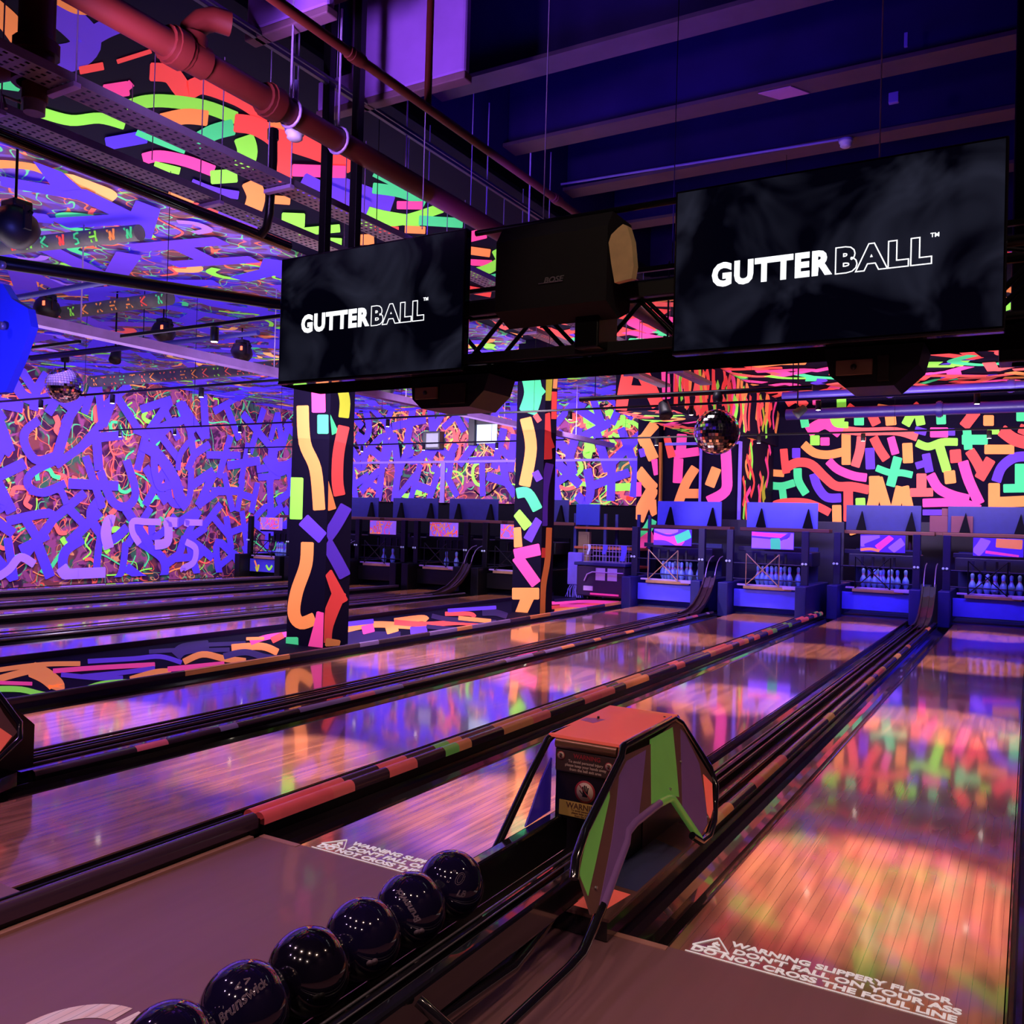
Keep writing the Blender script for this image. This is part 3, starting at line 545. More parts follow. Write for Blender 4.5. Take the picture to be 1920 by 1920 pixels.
column(9.7, 10.12, 'farther square column painted with mint, orange and pink strokes, standing near the picture centre',
 [('M',34,[(990,690),(1000,735),(990,772)]),('M',20,[(975,695),(1000,720)]),('M',20,[(1018,728),(1000,745)]),('O',22,[(986,785),(996,840),(984,910)]),('M',20,[(970,925),(990,925),(1008,955)]),('G',20,[(968,962),(990,988)]),('V',18,[(990,1012),(1012,975)]),('O',16,[(969,990),(972,1025)]),('P',22,[(966,1040),(1012,1030)]),('P',22,[(970,1045),(1006,1094)]),('O',22,[(962,1113),(1010,1113)]),('O',24,[(990,1120),(978,1155)]),('R',10,[(1004,778),(1012,790)]),('V',14,[(1004,885),(1012,900)])],
 [('Y',14,[(1030,690),(1026,750)]),('E',8,[(1042,700),(1040,728)]),('R',10,[(1039,735),(1038,785)]),('R',18,[(1022,775),(1026,860)]),('R',10,[(1026,815),(1035,840)]),('V',16,[(1030,870),(1020,920),(1018,985)]),('O',11,[(1029,990),(1026,1050),(1018,1100),(1016,1155)]),('R',10,[(1017,1028),(1017,1045)])], -6.33)
column(14.85, 15.25, 'third painted column with orange zigzags, at the left end of the painted doors',
 [('R',22,[(1208,745),(1210,785)]),('O',20,[(1196,830),(1228,795)]),('O',22,[(1204,815),(1226,860)]),('V',16,[(1200,850),(1208,848)]),('P',12,[(1227,862),(1232,890)]),('O',22,[(1196,882),(1215,905),(1228,918)]),('O',24,[(1226,915),(1206,950),(1196,975)]),('O',18,[(1222,940),(1230,965)]),('P',14,[(1196,905),(1196,930)]),('M',18,[(1196,1005),(1212,995),(1224,975)]),('P',24,[(1190,1025),(1225,1005)])],
 [('O',7,[(1238,830),(1239,900),(1237,960)])], -6.28)

# ================================================================ PIN MACHINES
pinm = mat('pin_white', s2l(120,146,226), .35, coat=.3); pinred = mat('pin_red', s2l(220,60,110), .3)
PIN = [(.025,0),(.028,.008),(.034,.05),(.047,.08),(.057,.115),(.0605,.145),(.053,.19),(.037,.225),(.026,.252),(.0235,.27),(.027,.30),(.0325,.335),(.029,.362),(.016,.378),(.004,.381)]
def make_pin():
    t = thing('bowling_pin', 'x', 'bowling pin', None, (0,0,0)); m = MB(); m.lathe(PIN, 14); m.build('pin_body', pinm, t)
    m = MB(); m.lathe([(.0258,.248),(.0262,.252),(.0255,.258)], 14); m.lathe([(.0242,.272),(.0250,.276),(.0256,.282)], 14); m.build('neck_stripe', pinred, t); return t
pin0 = make_pin(); pin_used = [False]
def put_pin(x, y, z, label, group, tilt=None):
    p = pin0 if not pin_used[0] else dup(pin0, (0,0,0)); pin_used[0] = True
    p.location = (x, y, z); p['label'] = label; p['group'] = group
    if tilt: p.rotation_euler = tilt
    return p
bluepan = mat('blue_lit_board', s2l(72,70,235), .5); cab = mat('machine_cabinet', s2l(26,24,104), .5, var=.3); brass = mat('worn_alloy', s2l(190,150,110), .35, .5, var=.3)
lilacbar = mat('pale_bar', s2l(190,160,225), .4, .3); sticker = mat('round_sticker', s2l(200,210,240), .5, emit=.15)
SIGN = {'A':[('V',.22,[(-.38,.05),(.0,-.0),(.38,.28)]),('P',.16,[(-.36,.02),(-.1,.01),(.2,-.13)]),('L',.14,[(-.34,.14),(.1,.13)]),('K',.04,[(-.36,.10),(-.05,.03),(.25,.15)]),('M',.16,[(.08,-.04),(.22,.02),(.34,.08)])],
 'B':[('L',.28,[(-.36,0),(.36,0)]),('P',.07,[(-.36,.12),(.28,.08)]),('K',.03,[(-.36,.06),(.2,.04),(.3,.14)]),('M',.17,[(.05,.03),(.06,-.15)]),('V',.05,[(.14,.02),(.3,.14)])],
 'C':[('L',.2,[(-.36,.03),(-.05,.08)]),('K',.2,[(-.25,-.1),(.1,.1)]),('P',.12,[(-.08,-.08),(.14,.13)]),('L',.16,[(.15,-.12),(.34,.05)]),('O',.05,[(-.36,-.12),(-.2,-.1),(-.05,-.13)])],
 'D':[('K',.31,[(-.36,0),(.36,0)]),('L',.16,[(-.34,-.12),(-.25,.0),(-.18,.13)]),('O',.16,[(-.02,.08),(.34,.06)]),('P',.05,[(-.18,-.08),(.3,-.14)])]}
POS = {'A':'leftmost blue-lit machine','B':'second blue-lit machine','C':'third blue-lit machine','D':'rightmost blue-lit machine','E':'dark machine left of the farther column','F':'middle dark machine between the columns','G':'dark machine right of the nearer column','H':'dark machine hidden by the nearer column','I':'farthest dark machine by the left wall'}
def brace(m, xa, xb, y, z0, z1, r=.012):
    for a, b in (((xa,z0),(xb,z1)), ((xa,z1),(xb,z0)), ((xa,z0),(xa,z1)), ((xb,z0),(xb,z1))): m.tube([(a[0],y,a[1]),(b[0],y,b[1])], r, 6)
for k, (x0, x1, yf) in LN.items():
    xc = (x0+x1)/2; y0 = 13.8 if k in 'CD' else 12.8; near = k in 'ABCD'
    t = thing('pinsetter', 'pinsetting machine with small painted sign, '+POS[k], 'pinsetter', 'pinsetters at the lane ends', (xc, y0, 0))
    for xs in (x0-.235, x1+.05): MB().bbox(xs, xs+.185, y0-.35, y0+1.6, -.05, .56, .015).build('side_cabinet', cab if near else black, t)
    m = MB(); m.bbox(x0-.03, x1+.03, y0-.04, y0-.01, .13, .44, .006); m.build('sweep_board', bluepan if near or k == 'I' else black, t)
    if k == 'I':
        m = MB(); pl_strokes(m, [('O',.05,[(-15.5,.4),(-15.42,.25)]),('Y',.06,[(-15.45,.25),(-15.4,.15),(-15.35,.3)]),('G',.06,[(-15.1,.3),(-15,.2),(-14.9,.3)])], lambda a,b,o: (a, 12.755-o, b)); m.build('sweep_board_graffiti', paints(), t)
    m = MB(); m.bbox(xc-.38, xc+.46, y0-.10, y0-.07, .455, .505, .004); m.build('sweep_bar', brass, t)
    m = MB(); m.bbox(xc-.5, xc+.56, y0-.06, y0+.0, .505, .535, .004); m.bbox(xc+.32, xc+.56, y0-.14, y0-.1, .48, .52, .004); m.build('front_bar', lilacbar, t)
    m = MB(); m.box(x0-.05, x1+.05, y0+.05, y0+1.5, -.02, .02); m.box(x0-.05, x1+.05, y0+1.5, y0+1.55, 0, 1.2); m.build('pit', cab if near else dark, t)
    m = MB(); m.bbox(x0-.06, x1+.10, y0+.75, y0+1.45, .86, 1.12, .02); m.bbox(x0-.06, x1+.1, y0+.30, y0+.36, 1.12, 1.20, .008)
    for xs in (x0-.2, x1+.06): m.bbox(xs, xs+.12, y0+.02, y0+.12, .56, 1.5, .008)
    m.tube([(x0-.15, y0+.05, .62), (x1+.15, y0+.05, .62)], .012, 6); m.tube([(x0-.15, y0+.08, .9), (x1+.15, y0+.08, .9)], .014, 6)
    for xs in (-.28, -.1, .08, .26): m.bbox(xc+xs-.02, xc+xs+.02, y0+.3, y0+.34, .86, 1.08, .004)
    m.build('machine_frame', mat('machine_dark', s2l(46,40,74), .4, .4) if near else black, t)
    for xs in (x0-.16, x1+.12):
        for d in (-.028, .028): MB().lathe([(.022,0),(.022,.006)], 12, frame((xs+d, y0-.0, .93 if near else .9), (1,0,0), (0,0,1))).build('round_sticker', sticker, t)
    m = MB(); brace(m, xc-.33, xc+.25, y0-.11, .52, 1.08 if near else 1.02, .010)
    m.build('cross_brace', brass if k in 'AB' else black, t)
    # sign board
    m = MB(); sx = xc+.10; m.bbox(sx-.37, sx+.37, y0-.02, y0+.0, 1.17, 1.475, .004, 0)
    if k in SIGN: st = SIGN[k]; base = paint('V', .2)
    else: st = letters(ord(k), -.3, .25, -.1, .12, .2, .026, 'OSP', rot=.3)+scribbles(ord(k)+3, 5, -.34, .34, -.13, .13, .02, 'OSK', .3); base = paint('L')
    pl_strokes(m, st, lambda a, b, o: (sx+min(max(a,-.365),.365), y0-.021-o*.6, 1.322+min(max(b,-.148),.148)))
    m.build('sign_board', paints(base), t)
    # pins inside the machine
    g = 'pins standing in the '+POS[k] if near else None
    if near:
        for r in range(4):
            for c in range(r+1):
                put_pin(xc+.06+(c-r/2)*.24+(.0 if r else 0), y0+.16+r*.15, .47, 'white bowling pin in the pin deck of the '+POS[k], g)
    elif k != 'H':
        for dx in {'E':(.15,.33), 'F':(.10,.36), 'G':(.05,.3), 'I':(.2,.28,.36,.5)}[k]:
            put_pin(xc+dx, y0+.12, .47, 'lone white bowling pin standing in the '+POS[k], 'pins left in the '+POS[k])
    # hood panel behind with two dark triangular brackets
    t = thing('masking_panel', 'rear cover panel with triangular brackets above the '+POS[k], 'cover panel', 'rear cover panels', (xc, y0+1.5, 1.4))
    yb = y0+1.45; xs = -.05
    m = MB(); m.bbox(xc-.72+xs, xc+.62+xs, yb, yb+.03, 1.55, 2.04, .006); m.build('panel', bluepan if k in 'AB' else cab, t)
    for q in (-.48, .40): MB().prism([(xc+q-.09, yb-.10, 1.56), (xc+q+.09, yb-.10, 1.56), (xc+q+.01, yb-.10, 1.92)], (0,.09,0)).build('bracket', dark, t)
    m = MB(); m.bbox(xc-.83, xc+.83, yb-.25, yb+.05, 1.48, 1.55, .01); m.build('shelf_rail', mat('brown_rail', s2l(90,40,44), .6), t)

# ---- storage between the blocks
t = thing('equipment_cart', 'dark cart with two paper sheets on its front, right of the farther column', 'cart', None, (-5.95, 12.9, .04))
m = MB(); m.bbox(-6.62, -5.6, 12.7, 13.3, .12, .72, .03); m.build('cabinet', mat('dark_wine_metal', s2l(52,30,70), .35), t)
m = MB(); m.bbox(-6.66, -5.57, 12.66, 13.35, .72, .78, .012); m.build('top', cab, t)
m = MB()
for x in (-6.1, -5.85): m.bbox(x-.1, x+.1, 12.69, 12.697, .44, .68, .001)
m.build('paper_sheet', mat('paper', s2l(190,160,220), .8), t)
m = MB(); m.tube([(-6.42,12.64,.42),(-6.36,12.64,.55),(-6.25,12.64,.6),(-5.6,12.64,.6)], .012, 6); m.build('handle', lilacbar, t)
m = MB(); m.bbox(-6.3, -5.7, 12.67, 12.697, .155, .19, .002); m.build('coloured_strip', paint('P', .2), t)
m = MB(); m.bbox(-6.45, -6.25, 12.675, 12.699, .23, .32, .002); m.build('name_plate', mat('paper', s2l(190,160,220), .8), t)
m = MB()
for x in (-6.4, -5.5):
    for y in (12.8, 13.2): m.lathe([(.04,-.018),(.045,0),(.04,.018)], 12, frame((x, y, .085), (0,1,0), (0,0,1)))
m.build('castor', blackp, t)
t = thing('wire_crate', 'pale wire crate with rags hanging on it, on top of the dark cart', 'crate', None, (-5.85, 12.95, .78))
m = MB()
for y in (12.75, 13.2):
    for x in [ -6.50+.07*i for i in range(14)]: m.tube([(x,y,.785),(x,y,1.12)], .004, 4)
    for z in (.79, .9, 1.0, 1.12): m.tube([(-6.50,y,z),(-5.59,y,z)], .005, 4)
for x in (-6.50, -5.59):
    for z in (.79, .95, 1.12): m.tube([(x,12.75,z),(x,13.2,z)], .005, 4)
m.build('wire_cage', lilacbar, t)
for i, (x, c, wdt, h) in enumerate(((-6.37, s2l(190,200,255), .06, .2), (-6.03, s2l(110,100,240), .10, .18), (-5.64, s2l(100,90,250), .12, .3))):
    m = MB(); n = 6
    for j in range(n): m.bbox(x-wdt/2+.012*sin(j), x+wdt/2-.01*j*.5+.012*sin(j), 12.725+.004*cos(j*2), 12.742, 1.13-h*(j+1)/n, 1.13-h*j/n, .003)
    tag(m.build('hanging_rag', mat('rag_%d' % i, c, .9)), ('small pale rag hanging at the left end of the wire crate', 'square blue cloth hanging at the middle of the wire crate', 'large bright blue rag bunched at the right end of the wire crate')[i], 'rag')
t = thing('storage_rack', 'dark shelving rack with orange shelf boards behind the wire crate', 'shelving', None, (-6.6, 14.4, 0))
m = MB()
for x in (-7.35, -6.65, -5.9):
    for y in (14.1, 14.7): m.bbox(x-.03, x+.03, y-.03, y+.03, -.02, 1.75, .004)
m.build('upright', mat('blue_upright', s2l(30,30,120), .5), t)
for z in (.62, 1.0, 1.42):
    m = MB(); m.bbox(-7.35, -5.9, 14.05, 14.75, z, z+.05, .006); m.build('shelf_board', mat('orange_shelf', s2l(190,90,60), .6), t)
m = MB(); m.bbox(-7.28, -7.02, 14.1, 14.2, .672, 1.36, .006); m.bbox(-7.25, -7.06, 14.09, 14.105, .72, 1.3, .002)
tag(m.build('cardboard_box', mat('cardboard', s2l(140,112,90), .9)), 'tall flattened cardboard box leaning on the shelving right of the farther column', 'box')
m = MB(); rnd = random.Random(3)
for i in range(22):
    a = rnd.uniform(0, 1); m.tube([(-7.0+a*.4, 13.0, .05), (-6.98+a*.35+rnd.uniform(-.05,.05), 13.02, .2), (-6.92+a*.25, 13.05, .32)], .008, 4)
m.bbox(-6.97, -6.65, 13.0, 13.12, .30, .95, .02)
tag(m.build('mop', mat('mop_fibre', s2l(120,96,230), .9)), 'upright mop head with pale violet strands beside the dark cart', 'mop')
m = MB(); m.bbox(-7.3, -6.75, 14.0, 14.05, 1.5, 1.95, .01); tag(m.build('blue_bin', mat('blue_plastic', s2l(40,50,190), .5)), 'small dark blue panel hanging right of the farther painted column', 'panel')
m = MB(); m.bbox(-.35, .2, 15.3, 15.7, 1.86, 2.0, .01); m.bbox(-.55, -.2, 15.28, 15.6, 1.55, 1.86, .01); m.bbox(-.18, .18, 15.2, 15.6, 1.55, 1.86, .01)
tag(m.build('stored_boxes', mat('brown_carton', s2l(96,44,70), .8)), 'dim brown cartons stacked in front of the mural between the two right machines', 'boxes')
m = MB(); m.box(-1.0, .8, 15.2, 15.8, 1.5, 1.55); m.tube([(-.9,15.5,-.2),(-.9,15.5,1.5)], .04, 6); m.tube([(.7,15.5,-.2),(.7,15.5,1.5)], .04, 6); tag(m.build('carton_shelf', mat('brown_rail', s2l(90,40,44), .6)), 'shelf carrying the brown cartons in front of the mural', 'shelf')
# service panels standing behind the machines
m = MB(); m.bbox(-1.9, XR-.1, 16.6, 16.66, -.3, 1.75, .01); tag(m.build('rear_screen', mat('rear_dark', s2l(26,14,54), .7)), 'long dark screen behind the right-hand machines', 'screen')
m = MB(); m.bbox(-5.7, -2.0, 14.86, 14.9, -.3, 1.7, .01); tag(m.build('rear_screen', mat('rear_dark', s2l(26,14,54), .7)), 'dark screen behind the second pair of blue-lit machines', 'screen')

# ---- wall screens on the left back wall
t = thing('wall_monitor', 'small black monitor showing a grey picture, on the left back wall', 'monitor', None, (-12.4, YB-.1, 3.3))
m = MB(); m.bbox(-12.75, -12.2, YB-.25, YB-.02, 3.36, 3.84, .02); m.build('housing', blackp, t)
m = MB(); m.bbox(-12.62, -12.24, YB-.26, YB-.25, 3.42, 3.78, .002); m.build('picture', mat('grey_screen', s2l(130,130,150), .4, emit=.5), t)
t = thing('projection_screen', 'small bright white hanging screen on the left back wall, beside a dark box', 'screen', None, (-10.8, YB-.1, 3.5))
m = MB(); m.bbox(-11.15, -10.55, YB-.12, YB-.09, 3.5, 3.98, .004); m.build('screen_sheet', mat('white_screen', s2l(170,190,200), .5, emit=.75), t)
m = MB(); m.bbox(-11.2, -10.5, YB-.14, YB-.07, 3.98, 4.12, .01); m.bbox(-11.35, -11.17, YB-.2, YB-.03, 3.45, 4.2, .01); m.build('screen_case', blackp, t)

# ================================================================ BALL RETURN
rnd = random.Random(2)
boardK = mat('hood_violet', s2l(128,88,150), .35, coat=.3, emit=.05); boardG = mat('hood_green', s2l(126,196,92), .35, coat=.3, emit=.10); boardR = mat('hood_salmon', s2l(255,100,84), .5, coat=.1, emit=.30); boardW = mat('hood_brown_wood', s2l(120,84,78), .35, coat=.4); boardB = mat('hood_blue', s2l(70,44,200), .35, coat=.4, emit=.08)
labelb = mat('label_brown', s2l(70,52,48), .4); labely = mat('label_yellow', s2l(196,164,84), .5); labelk = mat('hood_front_black', s2l(20,16,30), .3); inkw = mat('ink_cream', s2l(214,190,170), .5); inkr = mat('ink_red', s2l(170,50,60), .5); inkb = mat('ink_brown', s2l(90,56,40), .5)
def XS(z): return -.34+(.6-z)*.5
def SP(y, z, o=0): return Vector((XS(z)+o, y, z))
def ball_return(label, dx=0, dy=0):
    t = thing('ball_return', label, 'ball return', 'ball returns', (-.5, .3, 0))
    # hood body
    prof = [(.37,.26),(.37,.56),(.40,.6),(.99,.6),(1.30,.30),(1.30,.06),(.62,.06),(.62,.26)]
    m = MB(); m.prism([(-.665, y, z) for y, z in prof], (.31,0,0)); m.build('hood_body', labelk, t)
    m = MB(); m.prism([(-.685, .33, .60), (-.335, .33, .60), (-.335, .98, .615), (-.685, .98, .615)], (0,0,.012), 0)
    m.prism([(-.60, .60, .6133), (-.56, .78, .6155), (-.675, .86, .6165), (-.675, .62, .6133)], (0,0,.006), 1)
    m.prism([(-.46, .80, .6165), (-.34, .72, .615), (-.34, .975, .6185), (-.45, .975, .6185)], (0,0,.005), 1)
    hood = m.build('hood_top', [boardR, mat('hood_top_pink', s2l(206,104,110), .4, coat=.3, emit=.05)], t)
    m = MB(); m.tube([(-.62,.70,.62),(-.62,.70,.630)], .006, 8); m.tube([(-.37,.90,.62),(-.37,.90,.628)], .006, 8); m.build('screw', blackp, hood)
    # front face: bronze lip, label, black flap
    m = MB(); m.tube([(-.65,.345,.578),(-.365,.345,.578)], .026, 10); m.build('front_lip', mat('bronze_lip', s2l(150,112,84), .3, .6), t)
    m = MB(); m.bbox(-.655, -.36, .335, .36, .455, .555, .008); m.build('label_plate', labelb, t)
    m = MB(); m.bbox(-.645, -.37, .352, .366, .255, .455, .005); fl = m.build('ball_door', labelk, t)
    FR = lambda x, z, y=.334: frame((x, y, z), (1,0,0), (0,0,1))
    text_mesh('WARNING', .026, FR(-.565, .523), t, inkr, 'warning_text', .0005, .0004)
    for i, s_ in enumerate(('To avoid personal injury', 'please keep your hands away', 'from the ball exit area')): text_mesh(s_, .0165, FR(-.508, .502-.017*i), t, inkw, 'warning_text', .0005, .0003, align='CENTER')
    m = MB(); m.bbox(-.635, -.40, .347, .3525, .268, .332, .001); yl = m.build('yellow_label', labely, fl)
    text_mesh('WARNING', .034, FR(-.60, .304, .3465), yl, inkb, 'warning_text', .0005, .0006)
    for i, s_ in enumerate(('To avoid personal injury', 'please keep your hands', 'from the ball exit')): text_mesh(s_, .0125, FR(-.515, .293-.011*i, .3465), yl, inkb, 'warning_text', .0004, .0002, align='CENTER')
    def nohand(x, z, r, y, par):
        T = frame((x, y, z), (1,0,0), (0,0,1))
        m = MB(); m.lathe([(r,0),(r,.0006)], 28, T, 0); m.lathe([(r*.82,0),(r*.82,.0012)], 28, T, 1)
        hand = [(-.5,-.05),(-.3,-.5),(.05,-.62),(.35,-.45),(.42,-.1),(.28,-.05),(-.15,-.0)]
        m.poly([T @ Vector((a*r, b*r, .0018)) for a, b in ((-.25,-.45),(.25,-.45),(.32,.05),(-.22,.05))], 2)
        for a, b, c, d in ((-.18,0,-.22,.45),(-.04,0,-.05,.58),(.1,0,.13,.55),(.24,0,.32,.42),(-.2,-.25,-.52,.08)): m.tube([T @ Vector((a*r,b*r,.0012)), T @ Vector((c*r,d*r,.0012))], r*.065, 5, 2)
        m.tube([T @ Vector((-r*.55,r*.55,.002)), T @ Vector((r*.55,-r*.55,.002))], r*.055, 4, 0)
        m.build('no_hands_symbol', [inkr, inkw, labelk], par)
    nohand(-.625, .525, .019, .334, t); nohand(-.40, .510, .019, .334, t); nohand(-.515, .382, .048, .351, fl)
    # left inner shield
    m = MB(); m.prism([(-.69,.36,.50), (-.69,.36,.27), (-.69,.14,.26), (-.69,.27,.42)], (.008,0,0)); m.build('left_shield', boardB, t)
    # right side panel, split into painted boards
    def board(pts, mt, nm='side_panel'):
        m = MB(); m.prism([SP(y, z, -.004) for y, z in pts], (.008,0,.004)); return m.build(nm, mt, t)
    def sp(cx, cy):      # leaning side plane x+.5z=-.04
        u, v = 900+cx*.25, 1320+cy*.25; d = FW+RI*((u-960)/F)-UP*((v-960)/F); n = Vector((1,0,.5)); return CP+d*((-.04-n @ CP)/(n @ d))
    def pboard(pts, mt, lift=0):
        n = Vector((1,0,.5)).normalized(); m = MB(); m.prism([sp(*p)-n*.004 for p in pts], n*(.006+lift)); return m.build('side_panel', mt, t)
    pboard([(1050,400),(1280,300),(1480,110),(1640,400),(1740,560),(1745,840),(1640,1010),(1520,800),(1420,680),(1290,760),(1160,870),(1110,980),(1000,1380),(900,1560),(830,1580),(740,1290),(740,1250),(780,950),(960,640)], boardW)
    pboard([(965,640),(940,700),(810,930),(775,1100),(745,1250),(745,1290),(805,1440),(860,1200),(935,850),(968,700)], boardG, .002)
    pboard([(1095,430),(1240,345),(1210,640),(1185,840),(1135,885),(1100,980),(1050,1180),(925,1500),(890,1510),(985,1020),(1020,760),(1040,540)], boardK, .002)
    pboard([(1278,265),(1440,175),(1470,480),(1488,700),(1420,680),(1282,752)], boardG, .002)
    pboard([(1500,190),(1530,220),(1640,450),(1690,760),(1700,900),(1640,1000),(1515,790)], boardK, .002)
    pboard([(1670,530),(1735,600),(1742,790),(1722,860),(1700,820)], boardR, .003)
    m = MB()
    for (y, z) in ((.60,.385), (.82,.45), (.86,.21), (-.28,.27)): m.tube([SP(y,z,.004), SP(y,z,.012)], .006, 6)
    m.build('panel_bolt', steel, t)
    # black tube frames
    r = .017
    m = MB(); m.tube([(-.49,1.0,.6)]+[(-.345, 1.0, .605), SP(.96,.61), SP(.36,.605), SP(.33,.60), SP(.28,.57), SP(-.20,.425), SP(-.33,.37), SP(-.37,.32,-.01)], r, 10); m.tube([SP(.96,.61), SP(1.02,.58), SP(1.13,.36), SP(1.11,.28), SP(.93,.18), SP(.80,.145), SP(.70,.15), SP(.64,.19)], r, 10)
    m.build('side_tube', blackg, t)
    m = MB(); m.tube([SP(.70,.16), SP(.60,.345), SP(.56,.355)], r, 10); m.tube([SP(.56,.355), SP(.46,.36)], r, 10); m.build('lower_tube_green', boardG, t)
    m = MB(); m.tube([SP(.46,.36), SP(.18,.355), SP(.10,.345), SP(.06,.32), SP(-.27,.21)], r, 10); m.build('lower_tube_violet', boardK, t)
    m = MB(); m.tube([SP(-.27,.21), SP(-.46,.155), SP(-.50,.145), SP(-.60,.14), SP(-1.05,.14), (-.13,-1.15,.17), (-.27,-1.17,.25)], r, 10)
    m.build('rack_loop_tube', blackg, t)
    m = MB(); m.tube([(-.66,.98,.60), (-.68,.36,.60), (-.685,.32,.585), (-.70,.20,.46), (-.71,-.03,.24), (-.71,-.08,.20)], r, 10); m.build('left_tube', blackg, t)
    # ball rack
    m = MB(); m.bbox(-.685, -.625, -2.2, .42, .10, .262, .012); m.bbox(-.405, -.375, -2.2, .42, .16, .255, .008); m.bbox(-.335, -.285, -2.2, -.02, .15, .265, .012); m.build('rack_rail', blackg, t)
    m = MB(); m.box(-.63, -.40, -2.2, .62, .07, .10); m.build('rack_tray', mat('rack_tray', s2l(34,28,30), .3, coat=.5), t)
    m = MB(); m.tube([(-.393,-2.2,.262),(-.393,.40,.262)], .004, 5); m.tube([(-.365,-2.2,.258),(-.365,.2,.258)], .003, 5); m.build('rack_wire', steel, t)
    m = MB(); m.tube([(-.30,-1.5,.16),(-.30,-.62,.10),(-.31,-.42,.13),(-.33,-.2,.17)], .022, 8); m.tube([(-.31,-2.0,.12),(-.31,-.6,.08)], .014, 8); m.build('under_tube', blackg, t)
    for y in (-1.9, -.75):
        m = MB(); m.bbox(-.56, -.44, y-.05, y+.05, 0, .07, .008); m.build('leg', black, t)
    # pedestal base over the gutters
    m = MB(); m.prism([(-.48,-.10,0.004),(-.20,-.10,.004),(-.20,1.0,.004),(-.26,1.15,.004),(-.48,1.15,.004)], (0,0,.075)); m.build('base', blackg, t)
    m = MB(); m.prism([(-.49,-.11,.079),(-.19,-.11,.079),(-.19,1.0,.079),(-.49,1.1,.079)], (0,0,.012), 0); m.prism([(-.46,-.07,.091),(-.24,-.07,.091),(-.21,.14,.091),(-.43,.16,.091)], (0,0,.001), 1); m.prism([(-.43,.2,.091),(-.20,.18,.091),(-.20,.7,.091),(-.40,.8,.091)], (0,0,.001), 2)
    m.build('base_cover', [boardW, boardR, mat('base_blue_grey', s2l(70,76,116), .4)], t)
    m = MB(); m.bbox(-.668, -.36, .46, 1.2, -.04, .30, .01); m.build('lift_housing', mat('housing_black', (.008,.007,.010), .7), t)
    return t
br = ball_return('hooded ball return with salmon top, green and violet sides, middle foreground')
dup(br, (-3.41, -1.38, 0), 'second ball return, only its salmon and violet rear end showing at the left picture edge')

# ---- balls
ballm = mat('ball_navy', s2l(20,14,46), .07, coat=1, var=.3, scale=14); ballk = mat('ball_black', s2l(14,10,26), .10, coat=1, var=.5, scale=10)
engr = mat('engraving', s2l(120,104,120), .4); hole = mat('finger_hole', (.002,.002,.003), .6)
def sph(mb, c, r, seg=48, rings=24):
    mb.lathe([(max(r*sin(pi*i/rings), .0004), -r*cos(pi*i/rings)) for i in range(rings+1)], seg, Matrix.Translation(c))
def on_ball(c, r, lon, lat, rot=0):
    n = Vector((cos(lat)*sin(lon), -cos(lat)*cos(lon), sin(lat))); up = Vector((0,0,1)); x = up.cross(n).normalized(); x = Vector((-x.x,-x.y,-x.z)) if False else x; y = n.cross(x)
    R_ = Matrix.Rotation(rot, 3, n); x = R_ @ x; y = R_ @ y
    mm = Matrix((x, y, n)).transposed().to_4x4(); mm.translation = c; return mm
def wrap(ob, c, r):
    for v in ob.data.vertices:
        p = v.co-c; h = p.length; nn = p.normalized(); v.co = c+nn*(r+.0006)
BL = [(-.63,'ball with outlined 10 mark, farthest along the rack by the hood'), (-.852,'ball with reversed script name and arrow mark, second from the hood'), (-1.08,'plain glossy ball with small ring mark, third from the hood'), (-1.302,'plain dark ball, fourth from the hood'), (-1.524,'ball with cursive Brunswick lettering and small triangles, fifth from the hood'), (-1.746,'nearest ball, cut off by the bottom edge of the photo')]
BL = [(y, l.replace('Brunswick lettering', 'script lettering')) for y, l in BL]
for i, (y, lb) in enumerate(BL):
    c = Vector((-.528, y-.012, .318)); r = .1108
    t = thing('bowling_ball', 'black-blue glossy bowling '+lb, 'bowling ball', 'bowling balls on the rack', (c.x, c.y, c.z-r))
    m = MB(); sph(m, c, r); b = m.build('ball_body', ballm if i != 3 else ballk, t)
    view = atan2(CP.x-c.x, -(CP.y-c.y)); ele = atan2(CP.z-c.z, sqrt((CP.x-c.x)**2+(CP.y-c.y)**2))
    def put(body, size, dl, de, rot, out=.0011):
        T = on_ball(c, r, view+dl, ele+de, rot) @ Matrix.Translation((0,0,r))
        o = text_mesh(body, size, T, t, engr, 'engraved_mark', .0003, 0, outline=out, align='CENTER', shear=.3); wrap(o, c, r)
    if i == 0: put('10', .062, .05, .05, -.25, .0009); put('LB', .028, .28, -.32, -.25, .0009)
    if i == 1: put('Brunswick', .030, .0, .15, 2.2)
    if i == 4: put('Brunswick', .036, .0, .10, .62); put('< >', .030, -.05, .42, .62)
    m = MB()
    for a, e in ((.2,-.62),(.32,-.60)) if i in (1,2,3) else ((.0,.95),):
        T = on_ball(c, r, view+a, ele+e) @ Matrix.Translation((0,0,r-.001)); m.lathe([(.010,0),(.010,.0014)], 14, T, 0)
    m.build('finger_hole', hole if i not in (1,2) else engr, t)

